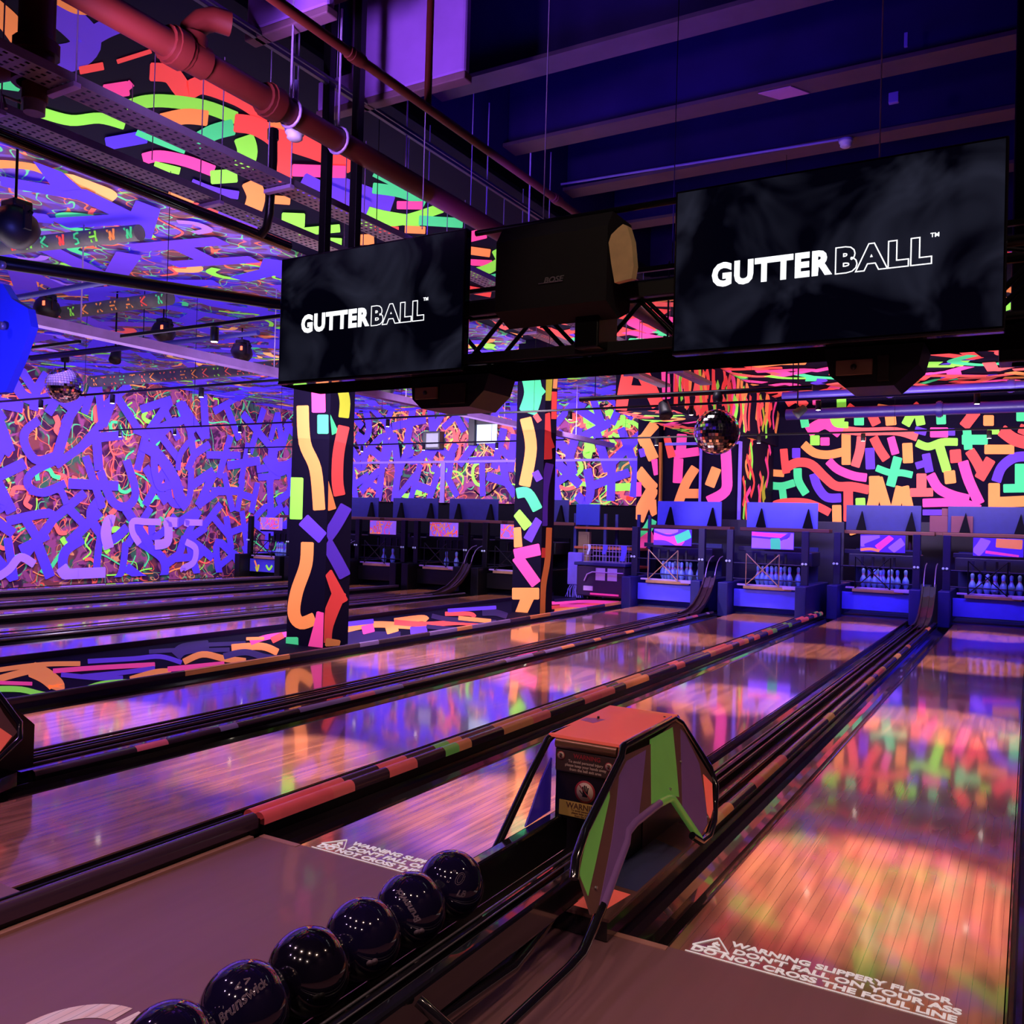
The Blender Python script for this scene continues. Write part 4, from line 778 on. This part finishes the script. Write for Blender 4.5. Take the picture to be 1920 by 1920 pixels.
# ================================================================ SCREENS, TRUSS, LOUDSPEAKERS
tvglow = mat('screen_white', (1,1,1), .5, emit=1.6, ecol=(.93,.97,1)); TVY = 1.1
def screen_mat():
    m = bpy.data.materials.new('tv_screen'); m.use_nodes = True; nt = m.node_tree; b = nt.nodes['Principled BSDF']
    tc = nt.nodes.new('ShaderNodeTexCoord'); n = nt.nodes.new('ShaderNodeTexNoise'); n.inputs['Scale'].default_value = 2.2; n.inputs['Detail'].default_value = 3; n.inputs['Distortion'].default_value = 1
    nt.links.new(tc.outputs['Object'], n.inputs['Vector']); r = nt.nodes.new('ShaderNodeMapRange'); r.inputs[1].default_value = .45; r.inputs[2].default_value = .8; nt.links.new(n.outputs['Fac'], r.inputs[0])
    mx = nt.nodes.new('ShaderNodeMix'); mx.data_type = 'RGBA'; mx.inputs[6].default_value = s2l(4,4,20)+(1,); mx.inputs[7].default_value = s2l(70,72,96)+(1,); nt.links.new(r.outputs[0], mx.inputs[0])
    b.inputs['Base Color'].default_value = (.004,.004,.006,1); b.inputs['Roughness'].default_value = .22; b.inputs['Specular IOR Level'].default_value = .25; nt.links.new(mx.outputs[2], b.inputs['Emission Color']); b.inputs['Emission Strength'].default_value = .4; return m
tvs = screen_mat()
for (xa, xb, lb) in ((-3.14, -1.70, 'left wall-size television reading the white word mark, hung from two black posts'), (-.455, 1.0, 'right and larger-looking television reading the white word mark, with soft smoke picture')):
    zt, zb = 3.195, 2.375; t = thing('television', 'black '+lb, 'television', 'televisions over the lanes', (xa, TVY, zb)); m = MB()
    m.bbox(xa, xb, TVY, TVY+.055, zb, zt, .006); m.build('housing', blackg, t)
    m = MB(); m.box(xa+.012, xb-.012, TVY-.002, TVY, zb+.022, zt-.012); sc_ = m.build('screen', tvs, t)
    m = MB(); m.bbox(xa+.005, xb-.005, TVY-.006, TVY-.001, zb+.002, zb+.012, .001); m.build('lower_trim', mat('trim_grey', s2l(80,76,90), .3, .6), t)
    W = (xb-xa); fs = .148; x0 = xa+W*.136; zz = zb+.325
    def fit(o, a, b):
        lo = min(v.co.x for v in o.data.vertices); hi = max(v.co.x for v in o.data.vertices)
        for v in o.data.vertices: v.co.x = a+(v.co.x-lo)*(b-a)/(hi-lo)
    fit(text_mesh('GUTTER', fs, frame((x0, TVY-.005, zz), (1,0,0), (0,0,1)), sc_, tvglow, 'word_mark', .0006, .0075, space=1.14), xa+W*.136, xa+W*.522)
    fit(text_mesh('BALL', fs, frame((x0, TVY-.005, zz), (1,0,0), (0,0,1)), sc_, tvglow, 'word_mark', .0006, .009, outline=.0024, space=1.2), xa+W*.530, xa+W*.806)
    text_mesh('TM', .026, frame((xa+W*.80, TVY-.005, zz+.105), (1,0,0), (0,0,1)), sc_, tvglow, 'word_mark', .0006, .0004)
    m = MB(); m.bbox((xa+xb)/2-.2, (xa+xb)/2+.2, TVY+.055, TVY+.15, 2.6, 2.95, .01); m.build('wall_bracket', black, t)
t = thing('lighting_truss', 'long black box truss with crossed braces running behind both televisions', 'truss', None, (-.6, 1.42, 2.5))
m = MB(); ya, yb = 1.28, 1.55
for y in (ya, yb):
    for z in (2.47, 2.80): m.tube([(-3.2, y, z), (2.5, y, z)], .026, 8)
m.build('chord', black, t)
m = MB(); x = -3.1; s_ = 1
while x < 2.4:
    for y in (ya, yb): m.tube([(x, y, 2.47 if s_ > 0 else 2.80), (x+.33, y, 2.80 if s_ > 0 else 2.47)], .014, 6)
    for z in (2.47, 2.80): m.tube([(x, ya, z), (x+.33, yb, z)], .010, 6)
    x += .33; s_ = -s_
m.build('brace', black, t)
m = MB(); m.bbox(-3.25, 2.5, 1.24, 1.62, 2.39, 2.43, .006); m.build('cable_tray_base', mat('flat_black', (.003,.002,.004), .9, spec=0), t)  # even flat black, darker than the truss steel
m = MB(); m.bbox(-1.75, -.4, 1.22, 1.27, 2.72, 2.80, .006); m.bbox(-1.75, -.4, 1.22, 1.27, 2.44, 2.50, .006); m.build('mounting_rail', blackp, t)
for u, x, lb in ((600, -2.855, 'left of the two tall black square posts carrying the left television'), (655, -2.605, 'right of the two tall black square posts carrying the left television')):
    m = MB(); m.bbox(x-.028, x+.028, 1.16, 1.215, 3.0, 5.54, .004); tag(m.build('support_post', black), lb, 'post')
m = MB(); m.bbox(.985, 1.16, 2.6, 2.77, 2.5, 5.54, .01); m.bbox(.93, 1.5, 2.58, 2.79, 2.5, 2.6, .01)
tag(m.build('steel_column', black), 'black steel column at the far right picture edge behind the right television', 'column')
m = MB(); m.tube([(-1.7, 1.2, 3.19), (-.45, 1.2, 3.19)], .018, 8); tag(m.build('top_bar', black), 'thin black bar joining the tops of both televisions above the loudspeaker', 'bar')
# big loudspeaker
t = thing('loudspeaker', 'large black loudspeaker with a pale curved end and small maker lettering, hung between the televisions', 'loudspeaker', None, (-1.1, 1.1, 2.64))
P0 = [(-1.46,1.05),(-1.44,.98),(-.80,.98),(-.74,1.02),(-.70,1.30),(-1.38,1.30)]
m = MB(); pr = [(.0,2.66),(.0,3.04),(.06,3.13),(.30,3.13),(.34,2.9),(.30,2.66),(.16,2.60)]
m.prism([(-1.43, .99+a, z) for a, z in pr], (.66,0,0)); m.build('cabinet', mat('speaker_cloth', (.006,.005,.009), .8), t)
m = MB(); m.prism([on(u, v, 1, .985) for u, v in ((1141,455),(1146,440),(1158,428),(1168,420),(1176,425),(1184,452),(1188,498),(1184,522),(1152,530),(1146,495))], (.01,.035,0)); m.build('end_cap', mat('pale_end_wood', s2l(232,196,146), .6, emit=.0, var=.2, scale=16), t)
text_mesh('BOSE', .040, frame((-1.13, .985, 2.785), (1,0,0), (0,0,1)), t, mat('silver_letters', (.6,.58,.6), .3, .8), 'maker_lettering', .001, .0012, sx=1.2, shear=.25)
m = MB(); m.tube([(-1.16, .983, 2.784), (-1.02, .983, 2.784)], .0018, 4); m.build('maker_underline', MATS['silver_letters'], t)
m = MB(); m.bbox(-1.0, -.86, 1.1, 1.35, 2.45, 2.66, .01); m.build('hanger', black, t)
for (xa, xb, lb) in ((-2.17, -1.63, 'black angled loudspeaker with a beige square port, under the left television'), (.25, .66, 'black loudspeaker with a speckled beige port, under the right television')):
    t = thing('loudspeaker', lb, 'loudspeaker', None, ((xa+xb)/2, 1.4, 2.2)); m = MB()
    m.prism([(xa, 1.24, 2.38), (xa+.03, 1.22, 2.25), (xa+.10, 1.22, 2.19), (xb-.10, 1.22, 2.19), (xb-.0, 1.22, 2.28), (xb+.02, 1.24, 2.38)], (0,.3,0)); m.build('cabinet', blackp, t)
    m = MB(); m.bbox(xa+.06, xa+.22, 1.20, 1.218, 2.245, 2.315, .003, 0); m.build('beige_port', mat('beige_port', s2l(150,116,92), .6), t)
    m = MB(); m.lathe([(.012,0),(.014,.008)], 14, frame((xa+.14, 1.20, 2.28), (1,0,0), (0,0,1))); m.build('port_knob', blackp, t)
    m = MB(); m.bbox(xa+.24, xb-.12, 1.205, 1.22, 2.21, 2.33, .004); m.build('grille', mat('brown_black', s2l(40,28,26), .6), t)
    m = MB(); m.tube([(xa+.02,1.3,2.38),(xa+.02,1.3,2.47)], .012, 6); m.tube([(xb-.02,1.3,2.38),(xb-.02,1.3,2.47)], .012, 6); m.build('bracket', black, t)

# ================================================================ PIPES AND TRAYS
def run(name, path, r, mt, label, cat, clamps=(), seg=14, group=None):
    t = thing(name, label, cat, group, path[0]); m = MB(); m.tube(path, r, seg); m.build('pipe', mt, t)
    for c in clamps:
        a, b = Vector(path[0]), Vector(path[-1]); p = a+(b-a)*c; d = (b-a).normalized()
        m = MB(); m.tube([p-d*.06, p+d*.06], r*1.28, seg); m.tube([p-d*.035, p+d*.035], r*1.42, seg); m.build('coupling', mt, t)
    return t
t = run('sprinkler_pipe', [(-2.55, -1.6, 3.8), (-2.55, 7.6, 3.8)], .068, redpipe, 'thick red sprinkler main running overhead toward the loudspeaker', 'pipe', (.149, .218))
m = MB(); m.tube([(-2.55,-.14,3.84),(-2.55,-.14,3.93),(-2.53,-.10,3.99),(-2.50,-.05,4.02),(-2.46,.02,4.02)], .060, 12); m.tube([(-2.55,-.14,3.84),(-2.55,-.14,3.90)], .078, 12); m.tube([(-2.55,-.22,3.8),(-2.55,-.06,3.8)], .082, 12); m.build('branch_elbow', redpipe, t)
t = run('sprinkler_pipe', [(-1.97, -1.2, 3.92), (-1.97, 4.2, 3.92)], .026, redpipe, 'thin red sprinkler branch running across the dark roof', 'pipe', (.3, .72), 10)
m = MB(); m.tube([(-1.97, 1.06, 3.92), (-1.97, 1.06, 4.6)], .022, 8); m.build('riser', redpipe, t)
t = thing('sprinkler_pipe', 'thick red vertical sprinkler pipe with couplings at the top left corner', 'pipe', None, (-3.1, -.6, 3.5))
p1 = on(68, 100, 1, -.55)
m = MB(); m.tube([(p1.x, -.55, 4.5), (p1.x, -.55, p1.z-.16)], .085, 14); m.tube([(p1.x, -.55, p1.z-.10), (p1.x-.0, -.55, p1.z-.24)], .06, 12); m.build('pipe', redpipe, t)
m = MB()
for z in (p1.z+.02, p1.z-.13): m.tube([(p1.x, -.55, z-.03), (p1.x, -.55, z+.03)], .108, 14)
m.build('coupling', redpipe, t)
m = MB(); m.tube([(p1.x, -.55, p1.z-.02), (p1.x-1.4, -.62, p1.z+.10)], .08, 14); m.build('side_branch', redpipe, t)
m = MB(); m.tube([(p1.x, -.55, p1.z-.22), (p1.x, -.55, p1.z-.30)], .05, 12); m.tube([(p1.x-.03, -.60, p1.z-.26), (p1.x-.08, -.66, p1.z-.24), (p1.x-.05,-.66,p1.z-.31)], .008, 6); m.build('pipe_end', galv, t)
def tray(x, y0, y1, z, wd, label):
    t = thing('cable_tray', label, 'cable tray', 'perforated cable trays', (x, y0, z)); bm = MB(); L = .026; y = y0; cols = 4
    # perforated floor: strips with real slots
    ys = []; n = 0
    m = MB()
    for i in range(cols+1):
        xa = x-wd/2+wd*i/cols; m.box(xa-.012 if i else xa, xa+.012 if i < cols else xa, y0, y1, z, z+.0015)
    y = y0
    while y < min(y1, 9): m.box(x-wd/2, x+wd/2, y, y+.030, z+.0001, z+.0014); y += .052
    if y < y1: m.box(x-wd/2, x+wd/2, y, y1, z+.0001, z+.0014)
    m.build('perforated_floor', galv, t)
    m = MB(); m.box(x-wd/2-.002, x-wd/2, y0, y1, z, z+.045); m.box(x+wd/2, x+wd/2+.002, y0, y1, z, z+.045); m.build('tray_side', galv, t)
    y = y0+1.3
    while y < y1:
        m = MB(); m.bbox(x-wd/2-.03, x+wd/2+.03, y-.02, y+.02, z-.03, z-.005, .003)
        for s_ in (-1, 1): m.tube([(x+s_*(wd/2+.015), y, z-.03), (x+s_*(wd/2+.015), y, CZ)], .004, 5)
        y += 1.45; m.build('hanger', lilacbar, t)
tray(-3.03, -1.8, 9.5, 3.6, .17, 'right of the two perforated cable trays, nearer the red main')
tray(-3.66, -1.8, 9.5, 3.6, .17, 'left of the two perforated cable trays, above the thick black bar')
t = run('truss_bar', [(-3.40, -1.5, 3.4), (-3.40, 1.42, 3.4)], .036, blackg, 'thick glossy black bar running diagonally down to the left television', 'bar')
m = MB(); p = on(512, 300, 1, 1.05); q = on(505, 400, 1, 1.05); e = on(490, 440, 1, 1.1)
m.tube([on(512,248,1,1.05), on(512,300,1,1.05), q, on(500,425,1,1.07), e], .028, 8); m.tube([on(512,243,1,1.05), on(512,262,1,1.05)], .036, 8); m.build('upright_end', black, t)
t = run('truss_bar', [(-5.3, -.2, 3.2), (-3.75, 2.6, 3.2)], .045, black, 'black bar crossing the graffiti ceiling toward the left television', 'bar')
# long pale beam across the left ceiling
t = thing('ceiling_beam', 'long pale lilac steel channel slanting across the left graffiti ceiling', 'beam', None, (-7.3, 1, 3.4))
m = MB(); m.box(-7.42, -7.28, .8, 15.9, 3.32, 3.335); m.box(-7.42, -7.41, .8, 15.9, 3.335, 3.42); m.box(-7.29, -7.28, .8, 15.9, 3.335, 3.42); m.build('channel', mat('lilac_channel', s2l(140,104,180), .5, var=.3), t)
m = MB()
for y in (2.5, 5.2, 8.0, 11.0, 14): m.tube([(-7.35, y, 3.4), (-7.35, y, CZ-.05)], .008, 6)
m.build('hanger_rod', lilacbar, t)
# painted service pipes under the left ceiling
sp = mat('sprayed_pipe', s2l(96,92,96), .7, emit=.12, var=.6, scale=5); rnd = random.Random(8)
for i, (pts, r, lb) in enumerate((([(-16,4.2,4.25),(-8.4,4.4,4.25)], .09, 'graffitied round duct crossing the left ceiling, nearest the lens'), ([(-15.8,8.4,4.2),(-8.2,8.6,4.2),(-6.6,8.0,4.2)], .12, 'graffitied round duct crossing the left ceiling over the hanging spot lamp'), ([(-12.2,1.6,4.3),(-6.6,2.6,4.3)], .08, 'short graffitied pipe in front of the glossy black bar'))):
    t = run('ceiling_duct', pts, r, sp, lb, 'duct'); m = MB()
    for j in range(26):
        a = Vector(pts[0]); b = Vector(pts[1]); p = a+(b-a)*(j+.5)/26; c = rnd.choice('GMSRO'); off = r+.004
        for st in GL[rnd.choice('AHXKNTSW')]:
            h = r*1.3; Q = [p+Vector((qx*h*1.2, -off*cos((qy-.7)*1.3), off*sin((qy-.7)*1.3))) for qx, qy in st]; m.tube(Q, .011, 4, PI_[c])
    m.build('tag_letters', paints(), t)
for i, (x0, x1, y, z, lb) in enumerate(((-11.5,-6.0,2.0,3.62,'blue-lit conduit crossing the left ceiling under the thick black bar'), (-11.0,-6.6,4.2,3.62,'dark conduit under the small moving lights on the left'))):
    tag(MB().tube([(x0,y,z),(x1,y,z)], .03, 8).build('conduit', mat('blue_conduit', s2l(36,30,120), .5)), lb, 'conduit')
t = run('ceiling_conduit', [(-3.4, 15.6, 4.28), (XR-.1, 15.6, 4.28)], .09, mat('blue_pipe', s2l(60,44,150), .4), 'wide blue-lit pipe along the top of the big mural', 'pipe', (.35, .7), 12)
t = run('ceiling_conduit', [(-3.6, 16.8, 4.05), (XR-.1, 16.8, 4.05)], .12, mat('blue_pipe2', s2l(40,26,110), .4), 'dark blue duct directly above the big mural', 'pipe', (.5,), 12)
# thin hanging wires
for i, (u, v0, v1, y, lb) in enumerate(((1027, 0, 425, 1.2, 'thin wire hanging left of the dark beams'), (1655, 0, 300, 1.15, 'thin wire hanging down to the right television'), (291, 0, 300, .7, 'thin rod holding the left perforated trays'), (250, 60, 230, .9, 'thin rod beside the upper perforated tray'), (546, 60, 185, 1.0, 'rod holding the thick red main, left of the posts'), (632, 100, 235, 1.2, 'rod between the two black posts'), (795, 250, 430, 1.5, 'thin wire above the left television'), (883, 330, 420, 2.6, 'thin wire right of the left television top'))):
    a, b = on(u, v0, 1, y), on(u-(v1-v0)*.02, v1, 1, y); a.z = min(max(a.z, b.z+.2), 5.5)
    tag(MB().tube([(b.x, y, b.z), (b.x+.0, y, 5.5 if b.x > RX else CZ)], .0035, 5).build('hanging_wire', lilacbar), lb, 'wire', None)
# strut channels with twin rods in the dark recess
t = thing('strut_channel', 'thin twin steel strut running below the dark recess edge beside the red main', 'strut', None, (-2.85, -1, 4.2))
m = MB(); m.bbox(-2.86, -2.83, -1.4, 6.8, 4.30, 4.33, .003); m.bbox(-2.80, -2.785, -1.4, 6.8, 4.30, 4.32, .003); m.build('channel', mat('dull_steel', s2l(70,60,90), .4, .6), t)
for y in (.9, 2.0, 3.1, 4.2): MB().tube([(-2.845, y, 3.9), (-2.845, y, 5.0)], .006, 5).build('rod', lilacbar, t)
# pipe rings on the red main
for i, (y, lb) in enumerate(((.55, 'steel ring clamp on the red main left of the black posts'), (.95, 'steel ring clamp on the red main between the black posts'), (3.3, 'steel ring clamp on the red main near the loudspeaker'))):
    m = MB(); n = 16; m.tube([(-2.55+.078*cos(2*pi*k/n), y, 3.8+.078*sin(2*pi*k/n)) for k in range(n)], .009, 6, closed=True); m.tube([(-2.55, y, 3.88), (-2.55, y, 4.6)], .007, 6); tag(m.build('pipe_hanger', lilacbar), lb, 'pipe hanger', None)
# smoke detectors
def detector(p, label, arm=None):
    t = thing('smoke_detector', label, 'smoke detector', None, p); m = MB()
    m.lathe([(.052,0),(.056,-.012),(.050,-.022),(.044,-.026),(.046,-.044),(.030,-.056),(.004,-.058)], 20, Matrix.Translation(p)); m.build('detector_body', white, t)
    m = MB(); m.lathe([(.060,.0),(.060,.010)], 20, Matrix.Translation(p)); m.tube([Vector(p)+Vector((0,0,.01)), Vector(p)+Vector((0,0,.3))] if not arm else [Vector(p)+Vector((-.02,0,.02)), arm], .012, 8); m.build('mounting', mat('lilac_conduit', s2l(130,110,190), .4), t)
a = on(1586, 264, 1, 4.62); detector(a, 'white smoke detector at the end of a long conduit under a dark roof beam', on(950, 362, 1, 4.62))
a = on(553, 246, 1, .7); detector(a, 'white smoke detector under the red main, left of the black posts')

# ================================================================ STAGE LIGHTS
def moving_head(u, v, y, r, label, digits=None):
    p = on(u, v, 1, y); t = thing('moving_head_light', label, 'stage light', 'black round stage lights', p); m = MB()
    m.lathe([(.3*r,-1.0*r),(.75*r,-.9*r),(1.0*r,-.45*r),(1.02*r,.2*r),(.85*r,.75*r),(.4*r,1.0*r)], 18, frame(p, (1,0,0), (0,.5,.86))); m.build('head', blackp, t)
    m = MB(); m.bbox(p.x-.5*r, p.x+.7*r, p.y-.5*r, p.y+.5*r, p.z+.85*r, p.z+1.25*r, .1*r); m.bbox(p.x-1.15*r, p.x-.95*r, p.y-.2*r, p.y+.2*r, p.z-.3*r, p.z+.9*r, .03*r); m.bbox(p.x+.95*r, p.x+1.15*r, p.y-.2*r, p.y+.2*r, p.z-.3*r, p.z+.9*r, .03*r); m.build('yoke', blackp, t)
    m = MB(); m.tube([(p.x+.9*r, p.y, p.z+.5*r), (p.x+1.3*r, p.y, p.z+.62*r), (p.x+1.45*r, p.y, p.z+.5*r), (p.x+1.3*r, p.y, p.z+.35*r)], .06*r, 6); m.tube([(p.x, p.y, p.z+1.2*r), (p.x, p.y, CZ-.055)], .07*r, 6); m.build('bracket', black, t)
    m = MB(); m.bbox(p.x+.75*r, p.x+1.0*r, p.y-.92*r, p.y-.80*r, p.z+.0*r, p.z+.4*r, .02*r)
    if not digits: m.build('indicator', mat('red_lamp', (1,.12,.05), .5, emit=3), t)
    if digits:
        text_mesh(digits, r*.30, frame(p+Vector((-.30*r, -1.05*r, .88*r)), (1,.25,0), (0,.4,.9)), t, mat('red_lamp', (1,.12,.05), .5, emit=3), 'red_digits', .001, .002)
moving_head(28, 425, .6, .145, 'large black stage light with red digits, cut by the left picture edge', 'd:05')
moving_head(88, 578, 4.0, .15, 'small black stage light on the blue-lit conduit, second from the left edge')
moving_head(306, 622, 5.4, .15, 'small black stage light above the pale channel, middle of the left ceiling')
moving_head(453, 660, 6.9, .15, 'small black stage light just left of the left television')
moving_head(725, 727, 11.5, .15, 'tiny black stage light between the painted columns, under the left television')
moving_head(908, 770, 13.2, .14, 'tiny black stage light on the pale channel left of the farther painted column')
def disco(c, r, label):
    t = thing('mirror_ball', label, 'mirror ball', 'mirror balls', c); m = MB(); rnd = random.Random(int(c[0]*10)); R_ = 22
    for i in range(R_):
        a0, a1 = pi*i/R_, pi*(i+1)/R_; n = max(4, int(44*sin((a0+a1)/2)))
        for k in range(n):
            b0, b1 = 2*pi*k/n, 2*pi*(k+1)/n; g = .06
            P = [Vector((sin(a)*cos(b), sin(a)*sin(b), cos(a))) for a, b in ((a0+g*(a1-a0),b0+g*(b1-b0)),(a1-g*(a1-a0),b0+g*(b1-b0)),(a1-g*(a1-a0),b1-g*(b1-b0)),(a0+g*(a1-a0),b1-g*(b1-b0)))]
            tl = Vector((rnd.uniform(-1,1), rnd.uniform(-1,1), rnd.uniform(-1,1)))*.012; cc = sum(P, Vector())/4; nn = (cc.normalized()+tl*3).normalized()
            m.poly([Vector(c)+(p-nn*(p-cc).dot(nn))*r for p in P])
    m.build('mirror_tiles', mat('mirror_tile', (.82,.78,.76), .06, 1, var=.02), t)
    m = MB(); sph(m, Vector(c), r*.985, 24, 14); m.build('core', mat('mirror_core', s2l(90,80,80), .3, .8), t)
    m = MB(); m.tube([(c[0],c[1],c[2]+r),(c[0],c[1],c[2]+r+.08)], .012, 6); m.lathe([(.05,0),(.06,.05),(.045,.11)], 12, Matrix.Translation((c[0],c[1],c[2]+r+.08))); m.build('motor', blackp, t)
disco((-1.91, 6.49, 2.58), .25, 'large mirror ball hanging in front of the painted doors')
disco((-10.79, 4.56, 3.29), .25, 'mirror ball hanging before the left graffiti wall, bright spot on its side')
# lighting tracks with their downlights (one warm pool per lane)
rows = [(2.0, 2.95, 'nearest row'), (4.75, 3.02, 'second row'), (8.6, 3.05, 'third row'), (12.1, 2.98, 'farthest row')]
lampn = 0
for y, z, rl in rows:
    for (xa, xb, side) in ((-6.0, 2.2, 'right lanes'), (-15.8, -6.6, 'left lanes')):
        t = thing('lighting_track', 'thin dark lighting track over the %s, %s' % (side, rl), 'lighting track', None, (xa, y, z+.12))
        m = MB(); m.bbox(xa, xb, y-.014, y+.014, z+.135, z+.165, .003); m.build('rail', black, t)
        x = xa+.6
        while x < xb: MB().tube([(x, y, z+.16), (x, y, CZ-.06 if (x < RX or y > RY) else 5.5)], .003, 4).build('suspension_wire', black, t); x += 2.3
    for k, (x0, x1, yf) in LN.items():
        xc = (x0+x1)/2; o = thing('track_downlight', 'black downlight over the '+WH[k].split(',')[0].replace('bowling ', '')+', '+rl, 'downlight', 'downlights on the tracks', (xc, y, z)); m = MB()
        m.lathe([(.030,.0),(.034,.004),(.034,.12),(.010,.125)], 14, Matrix.Translation((xc, y, z+.006))); m.build('lamp_body', blackp, o)
        m = MB(); m.lathe([(.026,-.001),(.026,.004)], 14, Matrix.Translation((xc, y, z+.004))); m.build('lamp_lens', glow, o)
        spot('downlight_beam', (xc, y, z-.005), (xc, 1.0, 0) if y < 2.1 else (xc, y, 0), 27 if y < 2.1 else 32, 900 if k in 'ABCD' else 420, WARM, .62, .03)
# truss of bars near the mirror balls
for (xa, xb, y, z, lb) in ((-3.6, -.9, 6.49, 3.02, 'dark bar carrying the mirror ball before the painted doors'), (-12.2, -8.9, 4.56, 3.75, 'dark bar carrying the left mirror ball')):
    m = MB(); m.tube([(xa,y,z),(xb,y,z)], .028, 8)
    for x in (xa+.2, xb-.2): m.tube([(x,y,z),(x,y,CZ)], .006, 5)
    tag(m.build('hanging_bar', black), lb, 'bar', None)
def can(p, d, label):
    t = thing('spot_lamp', label, 'spot lamp', None, p); T = frame(p, Vector(d).cross((0,0,1)).normalized(), Vector(d).cross(Vector(d).cross((0,0,1))).normalized())
    m = MB(); m.lathe([(.03,-.16),(.06,-.14),(.075,.0),(.08,.04)], 14, T); m.build('lamp_body', blackp, t)
    m = MB(); m.lathe([(.06,.03),(.06,.036)], 14, T); m.build('lamp_lens', mat('dim_lens', (.3,.3,.35), .1), t)
    m = MB(); m.tube([Vector(p), Vector((p.x, p.y, CZ-.002 if p.x > -6.2 else CZ-.055))], .012, 6); m.build('bracket', black, t)
can(on(216, 672, 1, 4.5), (.4,-.4,-.8), 'black clamp spot right of the left mirror ball')
can(on(1495, 775, 1, 11), (-.6,-.2,-.5), 'black clamp spot before the left end of the big mural')
can(on(1248, 775, 1, 6.5), (.3,-.3,-.8), 'black clamp spot on the mirror ball bar, left end')
# tilted panel at the left picture edge
t = thing('stage_panel', 'bright blue-lit rounded metal panel with two round bolts, cut by the left picture edge', 'panel', None, on(15, 640, 1, .2))
Q = [on(u, v, 1, .2) for u, v in ((-60,520),(5,532),(22,560),(52,578),(58,612),(38,670),(10,735),(-60,745))]
m = MB(); m.prism(Q, (0,.05,0)); m.build('panel', mat('blue_lit_metal', s2l(60,80,250), .5), t)
m = MB()
for u, v in ((9, 612), (9, 498)): m.lathe([(.020,0),(.026,.006),(.026,.03)], 16, frame(on(u, v, 1, .165), (1,0,0), (0,0,1)))
m.build('round_bolt', galv, t)
